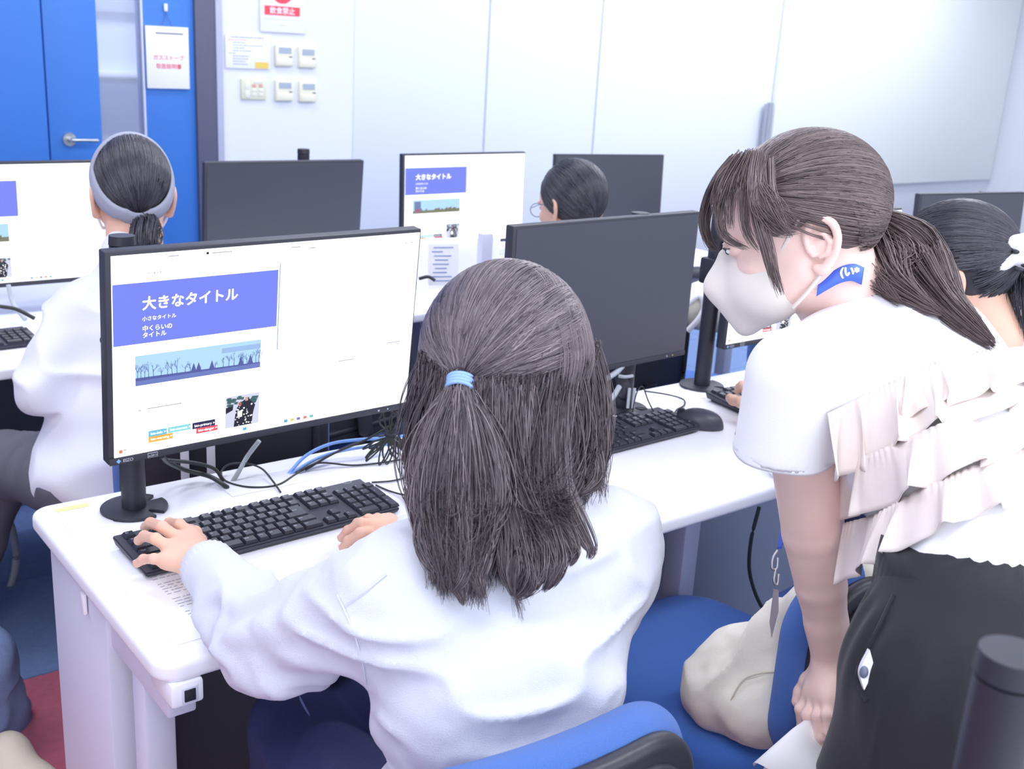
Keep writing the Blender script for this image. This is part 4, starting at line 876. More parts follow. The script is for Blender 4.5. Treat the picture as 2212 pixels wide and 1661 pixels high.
mB = sdf_mesh([cone(Rr2, E2r, .046, .037), ('k', .02, cone(E2r, W2r, .037, .024))]+[('k', .02, pr2[0])]+pr2[1:], .004, .01)
jm = joinm([b2.data, mA, mB]); jm.shade_smooth(); b2.data = jm
face_parts(b2, R2, H2)
# blouse
BL = mat('white_blouse', 'F1F1F5', .85, bump=.15, bscale=500); RUF = mat('blush_chiffon', 'EBE0DA', .75, noise=.03, nscale=60, bump=.1, bscale=700)
bl = [ell(U2, (.165, .115, .105), frame(np.array((.1, .7, .7)), np.array((0, -.7, .7)))), ('k', .06, cone(U2+np.array((-.0, -.03, -.03)), WA+np.array((0, .02, .05)), .135, .104)), ('k', .05, ell(WA+np.array((0, 0, 0)), (.126, .098, .07))), ('k', .04, cone(L2*.8+U2*.2, Rr2*.8+U2*.2, .064, .064)), ('k', .03, cone(NB2+np.array((.0, -.025, -.03)), NB2+np.array((-.008, .004, .022)), .075, .052))]
SE = P(1692, 975, 1.425); SEr = Rr2+np.array((.03, .06, -.12))
bl += [('k', .02, cone(L2, SE, .058, .063)), ('k', .02, cone(Rr2, SEr, .060, .060))]
F_s = frame(SE-L2, (.3, .2, 1)); axs = unit(SE-L2)
bl += [('n', ell(SE+axs*.066, (.10, .062, .10), F_s))] if False else []
_blc = lambda X: sdf(bl0, X, .02)
bl0 = list(bl)
def _blouse(X):      # the sleeve ends in an open hem instead of a rounded tip
    d = sdf(bl0, X, .02); s_ = (X-SE)@axs; rr_ = np.linalg.norm(X-SE-s_[:, None]*axs, axis=1); near = rr_ < .085
    return np.where(near, np.maximum(d, s_), d)
lo_, hi_ = bounds(bl0, 0); bl = fprim(_blouse, lo_, hi_)
def bl_disp(X):
    d = folds(X, 12, .007, 14, (1, 1, .6), 2)-.003; d += .002*np.sin((X@np.array((.8, -.3, .25)))*90+3*vnoise(X, 10, 3))*np.clip((1.0-X[:, 2])/.06, 0, 1); s_ = np.linalg.norm(X-SE, axis=1); return d*np.clip((s_-.07)/.05, 0, 1)
blo = link('blouse', sdf_mesh(bl, .006, .02, bl_disp), BL, wom); BF = lambda X: sdf(bl, X, .02)
ax = unit(SE-L2)
hemr = []
for k, (s_, r_) in enumerate([(-.014, .0632), (.000, .0645), (.004, .0640), (.004, .0600), (-.01, .057)]): hemr.append(np.array([SE+ax*s_+(F_s[:, 0]*math.cos(a)*1.0+F_s[:, 2]*math.sin(a)*.95)*(r_*(1+.02*math.sin(5*a))) for a in np.linspace(0, 2*PI, 48, endpoint=False)]))
hemr = [SE+(r-SE)*.0+(r-SE) for r in hemr]; V = np.concatenate(hemr); n_ = 48; me = bpy.data.meshes.new('hem'); me.from_pydata(V.tolist(), [], [(i*n_+j, i*n_+(j+1) % n_, (i+1)*n_+(j+1) % n_, (i+1)*n_+j) for i in range(4) for j in range(n_)]); me.update(); me.shade_smooth(); link('sleeve_hem', me, BL, blo)
def ruffle(top, hem, seed, amp=.012, waves=9, n=220, m_=12, gather=True):
    A = spline([trace(BF, x, y, .9, 2.2) if trace(BF, x, y, .9, 2.2) is not None else P(x, y, 1.45) for x, y in top], 20); B0 = [trace(BF, x, y, .9, 2.2) for x, y in hem]
    dT = [np.linalg.norm(A[int(k*(len(A)-1)/(len(hem)-1))]-CAM) for k in range(len(hem))]
    B0 = [b if b is not None else P(x, y, 1)/1*0+CAM+(P(x, y, 1)-CAM)*dT[k]/np.linalg.norm(P(x, y, 1)-CAM) for k, (b, (x, y)) in enumerate(zip(B0, hem))]; B = spline(B0, 20)
    rs = lambda L: np.stack([np.interp(np.linspace(0, 1, n), np.linspace(0, 1, len(L)), L[:, i]) for i in range(3)], 1)
    A, B = rs(A), rs(B); s = np.linspace(0, 1, n); tan = unit(np.gradient(A, axis=0)); dn = unit(B-A); out = unit(np.cross(tan, dn)); out *= np.sign((out*(CAM-A)).sum(1))[:, None]
    ph = s*waves*2*PI+1.8*vnoise(np.stack([s*7, s*0, s*0], 1), 1, seed); V = []
    for v in np.linspace(0, 1, m_):
        wv = (np.sin(ph+.6*v)+.25*np.sin(ph*2.3+seed)); lat = np.cos(ph)
        V.append(A*(1-v)+B*v+out*(.004+.012*v+amp*v**.8*wv+(.0010*np.sin(s*waves*11*PI+4*np.sin(s*19))*(1-v)**6))[:, None]+tan*(amp*.8*v*lat)[:, None])
    V = np.concatenate(V); F = [(i*n+j, i*n+j+1, (i+1)*n+j+1, (i+1)*n+j) for i in range(m_-1) for j in range(n-1)]
    me = bpy.data.meshes.new('ruffle'); me.from_pydata(V.tolist(), [], F); me.update(); me.shade_smooth(); o = link('ruffle', me, RUF, blo); sm_ = o.modifiers.new('thickness', 'SOLIDIFY'); sm_.thickness = .0008; return o
ruffle([(1830, 1130), (1900, 1110), (1990, 1060), (2100, 1010), (2230, 960)], [(1842, 1262), (1890, 1232), (1985, 1180), (2110, 1120), (2230, 1085)], 7, .010, 5)
ruffle([(1800, 1010), (1870, 985), (1960, 950), (2080, 900), (2230, 850)], [(1822, 1125), (1890, 1105), (1975, 1075), (2090, 1020), (2230, 985)], 5, .013, 4.5)
ruffle([(1787, 893), (1850, 860), (1930, 825), (1995, 800), (2100, 790), (2230, 770)], [(1788, 1035), (1850, 1012), (1930, 975), (2010, 935), (2100, 915), (2230, 880)], 3, .013, 5)
ruffle([(1955, 812), (2000, 795), (2080, 770), (2150, 760), (2230, 745)], [(1952, 905), (2010, 895), (2090, 872), (2150, 850), (2230, 830)], 9, .012, 3.5)
# blue lanyard round the collar with white lettering, hanging down in front with a badge
LY = mat('lanyard_blue', '4A6EE6', .5)
nk = [(-.055, -.005, -.105), (-.055, -.035, -.098), (-.036, -.068, -.092), (0, -.086, -.086)]
ly = thing('lanyard', 'blue lanyard with white lettering round the neck of the masked woman', 'lanyard')
def strap(pts, w_, m_, parent, name='strap', nrm=None):
    L = spline(pts, 8); T = unit(np.gradient(L, axis=0)); up = nrm if nrm is not None else np.array((0, 0, 1.)); V = np.concatenate([L+w_/2*up, L-w_/2*up]); n = len(L)
    me = bpy.data.meshes.new(name); me.from_pydata(V.tolist(), [], [(j, j+1, n+j+1, n+j) for j in range(n-1)]); me.update(); me.shade_smooth(); o = link(name, me, m_, parent); mo = o.modifiers.new('thickness', 'SOLIDIFY'); mo.thickness = .0012; mo.offset = 0; return o
NKF = lambda X: np.minimum(sdf(bp_, X, .02), BF(X))
sA = [trace(NKF, x, y, .9, 2.2)-CF*.003 for x, y in ((1765, 622), (1792, 606), (1818, 593), (1842, 589), (1862, 597))]; print('strap', sA[2])
strap(sA, .022, LY, ly, nrm=unit(CU*.97+CR*.15))
cz = trace(NKF, 1832, 596, .9, 2.2)-CF*.006; Fz = np.stack([CR, CU, -CF], 1); M4 = Matrix([list(Fz[i])+[cz[i]] for i in range(3)]+[[0, 0, 0, 1]])
link('lettering', xform(text_mesh('(い*', .014, 0, 'CENTER', .0008), M4), PAPER, ly)
# the low part of the lanyard with strap clip and clear badge holder
strap([P(1686, 1085, 1.56), P(1692, 1130, 1.56), P(1684, 1185, 1.56)], .006, LY, ly, nrm=CR)
strap([P(1692, 1120, 1.562), P(1700, 1150, 1.562), P(1682, 1185, 1.562)], .005, mat('lanyard_dark', '1E2A7A', .5), ly, nrm=CR)
link('clip', tubes([spline([P(1680, 1188, 1.56), P(1670, 1205, 1.56), P(1668, 1228, 1.56), P(1678, 1228, 1.56), P(1680, 1205, 1.56)]), spline([P(1676, 1228, 1.56), P(1672, 1255, 1.56), P(1679, 1264, 1.56), P(1682, 1240, 1.56)])], [.0018, .0020], 8), SILV, ly)
bm = bmesh.new(); vs = [bm.verts.new(P(*a)) for a in [(1672, 1272, 1.555), (1682, 1275, 1.56), (1682, 1320, 1.575), (1667, 1378, 1.59), (1663, 1345, 1.575)]]; f = bm.faces.new(vs); r = bmesh.ops.extrude_face_region(bm, geom=[f]); bmesh.ops.translate(bm, verts=[v for v in r['geom'] if isinstance(v, bmesh.types.BMVert)], vec=Vector(CF*.003)); link('badge_holder', bm_mesh(bm), mat('clear_vinyl', 'C9C6D4', .2, trans=.3), ly)
# trousers
TR = mat('black_trousers', '15151E', .8, noise=.1, nscale=300, bump=.2, bscale=900, sheen=.15)
kL = np.array((.62, -.655, .47)); kR = np.array((.83, -.69, .47)); aL = np.array((.60, -.74, .07)); aR = np.array((.84, -.76, .07))
tr_ = [ell(WA+np.array((0, 0, .005)), (.134, .108, .045)), ('k', .06, ell(HP, (.178, .135, .12))), ('k', .05, cone(HP+np.array((-.09, .01, -.04)), kL, .098, .088)), ('k', .05, cone(HP+np.array((.09, 0, -.04)), kR, .098, .088)), ('k', .03, cone(kL, aL, .09, .10)), ('k', .03, cone(kR, aR, .09, .10))]
def tr_disp(X):
    a = np.arctan2(X[:, 1]-HP[1], X[:, 0]-HP[0]); w_ = np.clip((X[:, 2]-.905)/.02, 0, 1)*np.clip((.985-X[:, 2])/.01, 0, 1)
    g = np.clip((.90-X[:, 2])/.12, 0, 1); return w_*0+(1-g)*(1-w_)*.002*np.sin(a*26+2*vnoise(X, 12, 2))+g*folds(X, 8, .014, 17, (1, 1, .45), 2)-.002
tro = link('trousers', sdf_mesh(tr_, .0055, .03, tr_disp), TR, wom); TF = lambda X: sdf(tr_, X, .03)
wb_ = []
for s_, r_, rib_ in ((-.032, 1.04, 0), (-.024, 1.13, .008), (.014, 1.14, .0012), (.038, 1.125, 0), (.041, .90, 0)):
    wb_.append(np.array([WA+np.array((math.cos(a)*.137*r_*(1+rib_*math.sin(60*a+1.5*math.sin(7*a))), math.sin(a)*.111*r_*(1+rib_*math.sin(60*a+1.5*math.sin(7*a))), s_-.018)) for a in np.linspace(0, 2*PI, 240, endpoint=False)]))
n_ = 240; me = bpy.data.meshes.new('wb'); me.from_pydata(np.concatenate(wb_).tolist(), [], [(i*n_+j, i*n_+(j+1) % n_, (i+1)*n_+(j+1) % n_, (i+1)*n_+j) for i in range(4) for j in range(n_)]); me.update(); me.shade_smooth(); link('waistband', me, TR, tro)
for a_ in (aL, aR): link('shoe', sdf_mesh([ell(a_+np.array((0, .05, -.035)), (.042, .12, .033)), ('k', .02, ell(a_+np.array((0, -.03, -.02)), (.036, .05, .045)))], .006), BLACK2, wom)
pk = [(1930, 1285), (1895, 1360), (1868, 1410), (1852, 1460), (1862, 1490), (1874, 1512)]
q = [trace(TF, x, y, .8, 2.2) for x, y in pk]; q = [v for v in q if v is not None]
if len(q) > 3: link('pocket_edge', tubes([spline(q, 6)], [np.linspace(.002, .0035, 6*(len(q)-1)+1)], 6), TR, tro)
ph_ = trace(TF, 1866, 1440, .8, 2.2)
if ph_ is not None:
    ph_t = thing('smartphone', 'white smartphone peeking out of the trouser pocket of the masked woman', 'phone')
    A0, B0, C0 = [ph_+(P(x, y, 1)-P(1866, 1440, 1))*np.linalg.norm(ph_-CAM)-CF*.010 for x, y in ((1872, 1402), (1853, 1445), (1861, 1482))]
    mid = ph_+(P(1880, 1440, 1)-P(1866, 1440, 1))*1.15-CF*.010
    bm = bmesh.new(); pts = spline([A0, B0, C0], 8); pts2 = spline([C0, mid, A0], 8); vs = [bm.verts.new(Vector(v)) for v in list(pts)+list(pts2[1:-1])]; f = bm.faces.new(vs); r = bmesh.ops.extrude_face_region(bm, geom=[f]); bmesh.ops.translate(bm, verts=[v for v in r['geom'] if isinstance(v, bmesh.types.BMVert)], vec=Vector(CF*.008)); link('phone_body', bm_mesh(bm), WHITE, ph_t)
    link('camera_block', sdf_mesh([ell(ph_+(P(1859, 1446, 1)-P(1866, 1440, 1))*1.15-CF*.011, (.0045, .0045, .007))], .0015), mat('lens_grey', '6A7288', .3), ph_t)
# face mask
MK = mat('mask_fabric', 'E6DFD8', .8, noise=.02, nscale=400); 
mk = [ell((0, .056, -.055), (.061, .058, .060)), ('k', .02, cone((0, .098, -.012), (0, .118, -.048), .010, .012)), ('k', .03, cone((0, .118, -.048), (0, .095, -.108), .012, .014)), ('n', ell((0, .0, .055), (.12, .14, .052)))]
mko = link('face_mask', sdf_mesh(place(mk, R2, H2), .003, .012), MK, wom)
def loc_tube(pts, r, m_, parent, name): return link(name, tubes([spline(W2(np.array(pts)), 8)], [r], 6, 1), m_, parent)
for s_ in (-1, 1):
    loc_tube([(s_*.056, .042, -.030), (s_*.068, .02, -.006), (s_*.0785, -.002, .020), (s_*.083, -.022, .022)], .0026, MK, mko, 'ear_loop')
    loc_tube([(s_*.052, .030, -.092), (s_*.064, .008, -.075), (s_*.076, -.018, -.050), (s_*.083, -.030, -.035)], .0026, MK, mko, 'ear_loop')
MF = lambda X: sdf(place(mk, R2, H2), X, .012)
# hair
WH = hair_mat('brown_hair', '463B3E', '92807F', .34); WHB = mat('brown_hair_base', '5C5052', .5)
hc2 = np.array((0, -.020, .028)); hr2 = np.array((.086, .104, .095))
cap2 = [ell(hc2, hr2*.965), ('n', ell((0, .115, -.02), (.094, .088, .085))), ('n', ell((-.09, -.002, -.046), (.04, .048, .055))), ('n', ell((.09, -.002, -.046), (.04, .048, .055)))]
link('hair_cap', sdf_mesh(place(cap2, R2, H2), .004, .02), WHB, wom)
tie2 = (P(1857, 462, 1.50)-H2)@R2; print('tie2', tie2); tn = np.linalg.norm((tie2-hc2)/hr2); tie2 = hc2+(tie2-hc2)/tn*1.05
def mask2(d):
    front = d[:, 1]; z = d[:, 2]
    return ~((np.abs(d[:, 0]) > .5) & (z < .06) & (front > -.42)) & ~((front > .62) & (z < .80)) & ~((front > .52) & (z < .30)) & ~((front > -.34) & (z < -.10)) & (z > -.75)
q, dd = gathered(7000, hc2, hr2, tie2-hc2, mask2, 51, (.0, .003), 14, .035)
q[:, -1] = tie2+(q[:, -1]-tie2)*.25; q[:, -2] = tie2+(q[:, -2]-tie2)*.65
rg = np.random.default_rng(6); tone = np.clip(.42+.42*vnoise(dd*16, 1, 3)+rg.normal(size=len(dd))*.16, 0, 1)
link('gathered_hair', strands_mesh(W2(q), rg.uniform(.0005, .0009, len(q)), .0005, tone), WH, wom)
def locks(n, pts, w0, w1, seed, m_, par, r0=.0007, tb=0., K=18, name='lock', flat=1.):
    rg = np.random.default_rng(seed); C0 = spline(pts, 8); C0 = np.stack([np.interp(np.linspace(0, 1, K), np.linspace(0, 1, len(C0)), C0[:, i]) for i in range(3)], 1)
    t = np.linspace(0, 1, K)[None, :, None]; o0 = rg.normal(size=(n, 1, 3)); o0 *= np.minimum(1, 2/np.linalg.norm(o0, axis=2, keepdims=True)); w_ = np.interp(np.linspace(0, 1, K), [0, .5, 1], [w0, (w0+w1)/2*1.1, w1])[None, :, None] if not isinstance(w0, (list, tuple)) else np.interp(np.linspace(0, 1, K), np.linspace(0, 1, len(w0)), w0)[None, :, None]
    T = unit(np.gradient(C0, axis=0)); o1 = o0-(o0*T[None]).sum(-1, keepdims=True)*T[None]; k = CF[None, None]; o1 = o1-(1-flat)*(o1*k).sum(-1, keepdims=True)*k
    Q = C0[None]+o1*w_*.5+(rg.normal(size=(n, 1, 3))*.0012)*np.sin(t*6+rg.random((n, 1, 1))*6)
    cut = rg.uniform(.82, 1, n); Q = np.stack([np.stack([np.interp(np.linspace(0, c, K), np.linspace(0, 1, K), Q[i, :, j]) for j in range(3)], 1) for i, c in enumerate(cut)])
    return link(name, strands_mesh(Q, rg.uniform(.6, 1.2, n)*r0, .0002, np.clip(.45+tb+rg.normal(size=n)*.2, 0, 1), 3, seed), m_, par)
g2 = lambda L: [P(*a) for a in L]
for n, L, w_, sd in locks_later: locks(n, [P(*q) for q in L], w_, 0, sd, HAIR, girl, r0=.0008, name='hair_lock', flat=.5, tb=-.08)
# fringe and face-framing locks
locks(110, g2([(1590, 345, 1.47), (1545, 400, 1.47), (1522, 470, 1.475), (1530, 520, 1.48), (1549, 543, 1.47)]), .010, .004, 61, WH, wom, tb=-.3, name='fringe_lock')
for k, (L, n, a, b) in enumerate([
    ([(1610, 335, 1.43), (1575, 390, 1.42), (1556, 450, 1.42), (1560, 500, 1.42), (1585, 525, 1.415), (1618, 540, 1.405)], 48, .012, .004),
    ([(1625, 330, 1.42), (1590, 390, 1.41), (1575, 450, 1.41), (1580, 500, 1.41)], 30, .011, .004),
    ([(1635, 330, 1.41), (1610, 390, 1.395), (1605, 440, 1.395), (1612, 500, 1.395), (1640, 545, 1.385)], 50, .011, .005),
    ([(1645, 335, 1.405), (1635, 400, 1.38), (1640, 470, 1.375), (1660, 540, 1.365), (1672, 590, 1.365), (1688, 640, 1.37)], 130, .012, .006),
    ([(1655, 350, 1.40), (1660, 410, 1.375), (1685, 470, 1.36), (1712, 512, 1.365)], 70, .014, .003),
    ([(1640, 395, 1.38), (1655, 440, 1.368), (1685, 478, 1.366), (1730, 496, 1.374)], 150, [.006, .022, .022, .006], 0),
    ([(1600, 340, 1.44), (1562, 380, 1.44), (1545, 430, 1.445), (1548, 480, 1.45)], 40, .009, .003)]): locks(n, g2(L), a, b, 62+k, WH, wom, tb=.05, name='fringe_lock', flat=.4)
def Ps(px, py, d, off=.012):
    h = trace(BF, px, py, .9, 2.2)
    if h is None: return P(px, py, d)
    return P(px, py, min(d, float((h-CAM)@CF)-off))
# ponytail
F2_ = frame(P(1870, 470, 1.5)-P(1845, 452, 1.5), CF*-1); c2_ = P(1858, 461, 1.497)
link('hair_elastic', tubes([np.array([c2_+F2_[:, 1]*.003*(k-1)+F2_[:, 0]*.0135*math.cos(a)+F2_[:, 2]*.012*math.sin(a) for a in np.linspace(0, 2*PI, 24)]) for k in range(3)], [.0025]*3, 8), BLACK2, wom)
locks(900, [Ps(*q) for q in [(1856, 460, 1.50), (1900, 500, 1.50), (1950, 545, 1.49), (1990, 590, 1.48), (2040, 655, 1.5), (2095, 705, 1.5), (2150, 750, 1.5)]], [.016, .038, .055, .048, .026, .018, .006], 0, 71, WH, wom, tb=-.05, name='ponytail', flat=.6)
locks(420, [Ps(*q) for q in [(1862, 470, 1.50), (1890, 530, 1.495), (1910, 585, 1.48), (1935, 625, 1.5), (1985, 655, 1.5), (2035, 680, 1.5)]], [.016, .045, .045, .030, .014, .004], 0, 72, WH, wom, tb=.1, name='ponytail', flat=.6)
locks(420, [Ps(*q, .02) for q in [(1868, 480, 1.50), (1925, 535, 1.485), (1960, 565, 1.465), (1965, 590, 1.455), (1935, 605, 1.45), (1915, 625, 1.45), (1945, 655, 1.44)]], [.016, .03, .035, .03, .02, .012, .004], 0, 73, WH, wom, tb=.15, name='ponytail', flat=.6)
link('hair_core', sdf_mesh([cone(P(1866, 470, 1.5), P(1930, 535, 1.50), .010, .022), ('k', .02, cone(P(1930, 535, 1.50), P(1985, 600, 1.48), .022, .014)), ('k', .02, cone(P(1985, 600, 1.48), P(2060, 680, 1.455), .014, .004))], .004), WHB, wom)
rolled = thing('rolled_paper', 'white sheet of paper curled in the hand of the masked woman', 'paper')
A_, B_ = P(1768, 1560, 1.55), P(1690, 1700, 1.50)
rings = []; F_r = frame(B_-A_, -CF)
for s_, r_ in ((0, .012), (.3, .024), (.7, .036), (1, .045)): rings.append(np.array([A_*(1-s_)+B_*s_+F_r[:, 0]*r_*math.cos(a)*1.1+F_r[:, 2]*r_*.5*math.sin(a) for a in np.linspace(-.5, 1.7*PI, 40)]))
me = bpy.data.meshes.new('roll'); me.from_pydata(np.concatenate(rings).tolist(), [], [(i*40+j, i*40+j+1, (i+1)*40+j+1, (i+1)*40+j) for i in range(3) for j in range(39)]); me.update(); me.shade_smooth(); o = link('sheet', me, PAPER, rolled); o.modifiers.new('thickness', 'SOLIDIFY').thickness = .0008
# ---------------------------------------------------------------- office chairs
SEATM = SEATB; CHB = mat('chair_black_shell', '34343C', .42, bump=.1, bscale=300); MESHB = mat('chair_mesh_blue', '4677CC', .8, noise=.2, nscale=900, bump=.9, bscale=1500, sheen=.2)
def rb(X, c, h, rxy, rz_, curve=0.):
    q = X-np.array(c); y = q[:, 1]-curve*q[:, 0]**2; ax = np.abs(q[:, 0])-(h[0]-rxy); az = np.abs(q[:, 2])-(h[2]-rxy)
    d2 = np.hypot(np.maximum(ax, 0), np.maximum(az, 0))+np.minimum(np.maximum(ax, az), 0)-rxy; e = np.abs(y)-h[1]
    a, b = d2+rz_, e+rz_; return np.hypot(np.maximum(a, 0), np.maximum(b, 0))+np.minimum(np.maximum(a, b), 0)-rz_
chair0 = None
def chair(label, x, y, yaw, rise=0.):
    global chair0
    g = 'blue office chairs'
    if chair0 is not None: return tree_copy(chair0, None, label, (x, y, rise), math.radians(-yaw))
    t = chair0 = thing('office_chair', label, 'chair', (x, y, rise), math.radians(-yaw), g)
    sw = lambda X: X[:, [0, 2, 1]]
    fn = lambda X: rb(X[:, [0, 2, 1]], (0, .455, 0), (.225, .036, .22), .11, .03, 0)
    link('seat', sdf_mesh(fprim(fn, (-.235, -.23, .415), (.235, .23, .495)), .007, .001), SEATM, t)
    link('seat_shell', boxm((0, 0, .412), (.36, .36, .03), .012), CHB, t)
    fb = lambda X: rb(X, (0, -.275, .655), (.215, .026, .165), .10, .025, .7)
    link('backrest', sdf_mesh(fprim(fb, (-.225, -.31, .485), (.225, -.21, .825)), .0055, .001), MESHB, t)
    fs = lambda X: rb(X, (0, -.306, .65), (.205, .012, .155), .09, .01, .7)
    sh = link('back_shell', sdf_mesh(fprim(fs, (-.215, -.33, .49), (.215, -.24, .81)), .0045, .001), CHB, t)
    rim = []
    for px_, pz_ in rrect(-.175, .53, .175, .775, .07, 6)+[rrect(-.175, .53, .175, .775, .07, 6)[0]]: rim.append((px_, -.320+.7*px_*px_, pz_))
    link('shell_rim', tubes([np.array(rim)], [.008], 8), CHB, sh)
    bm = bmesh.new(); box(bm, (.035, -.3205, .735), (.06, .001, .03)); link('label_sticker', bm_mesh(bm), mat('sticker_cream', 'EFE7BE', .6), sh)
    link('back_bracket', tubes([spline([(0, -.325, .60), (0, -.335, .48), (0, -.25, .40), (0, -.08, .395)])], [.022], 10, .6), CHB, t)
    bm = bmesh.new(); cyl(bm, (0, 0, .1), (0, 0, .26), .03); cyl(bm, (0, 0, .24), (0, 0, .4), .019); link('gas_column', bm_mesh(bm), BLACK2, t)
    link('adjust_lever', tubes([spline([(.05, .02, .39), (.16, .03, .385), (.22, .035, .39)])], [.006], 8), BLACK2, t)
    for k in range(5):
        a = 2*PI*k/5+.3; c_, s_ = math.cos(a), math.sin(a)
        link('leg', tubes([spline([(0, 0, .115), (.13*c_, .13*s_, .105), (.28*c_, .28*s_, .075)])], [np.linspace(.026, .017, 17)], 8, .7), BLACK2, t)
        bm = bmesh.new()
        for o_ in (-.013, .013): cyl(bm, (.28*c_-s_*(o_-.008), .28*s_+c_*(o_-.008), .028), (.28*c_-s_*(o_+.008), .28*s_+c_*(o_+.008), .028), .026)
        cyl(bm, (.28*c_, .28*s_, .04), (.28*c_, .28*s_, .075), .009); link('caster', bm_mesh(bm), BLACK2, t)
    return t
chair('blue mesh-backed office chair the girl with the blue hair tie sits on', .210, -.240, 5)
chair('blue office chair holding the cream tote bag', .955, -.085, -9, -.045)
chair('blue office chair the headband wearer sits on', .50, 1.03, 15)
chair('empty blue office chair behind the black cables, facing the second row', .86, 1.38, -10)
chair('blue office chair with black back behind the switched-off middle monitor', 1.93, 1.0, -40, .02)
chair('blue office chair the girl with the floral scrunchie sits on', 1.36, -.22, -5)
chair('blue office chair the girl in glasses sits on', 1.66, 1.16, -5)
# ---------------------------------------------------------------- cream tote bag
CB_ = mat('cream_canvas', 'E9E4D6', .85, noise=.04, nscale=200, bump=.3, bscale=900)
bag = thing('tote_bag', 'cream canvas tote bag slumped on the seat of the blue chair', 'bag')
bg = [cone(P(1570, 1485, 1.80), P(1635, 1530, 1.73), .062, .060), ('k', .03, cone(P(1600, 1420, 1.80), P(1680, 1450, 1.74), .060, .058)), ('k', .03, cone(P(1670, 1410, 1.76), P(1760, 1320, 1.68), .058, .040)), ('k', .03, cone(P(1760, 1320, 1.68), P(1850, 1255, 1.66), .042, .030)), ('k', .015, ell(P(1560, 1510, 1.79), (.05, .05, .05)))]
def bag_disp(X): return folds(X, 10, .020, 23, (1, 1, 1), 2.5)-.007+.003*vnoise(X, 45, 3)
link('bag_body', sdf_mesh(bg, .0045, .02, bag_disp), CB_, bag); BGF = lambda X: sdf(bg, X, .02)
seam(BGF, [(1558, 1560), (1580, 1510), (1605, 1470), (1640, 1455), (1690, 1450)], bag, mat('canvas_seam', 'CFC7B4', .9), .0014, 'seam', 1.2)
strap([P(1600, 1375, 1.78), P(1640, 1345, 1.76), P(1690, 1345, 1.72), P(1720, 1370, 1.7)], .02, CB_, bag, 'handle', nrm=CU)
bag2 = thing('shoulder_bag', 'white bag with rope handle hanging on the far black-backed chair', 'bag')
link('bag_body', sdf_mesh([cone(P(1500, 660, 3.05), P(1545, 665, 3.15), .05, .055), ('k', .03, cone(P(1510, 640, 3.1), P(1550, 640, 3.2), .03, .03))], .008, .03, lambda X: folds(X, 14, .015, 9)), mat('bag_cream', 'E6E2D2', .8), bag2)
link('handle', tubes([spline([P(1488, 655, 3.0), P(1512, 640, 2.99), P(1520, 665, 2.99), P(1508, 690, 2.99), P(1485, 715, 3.0)])], [.008], 8), WHITE, bag2)
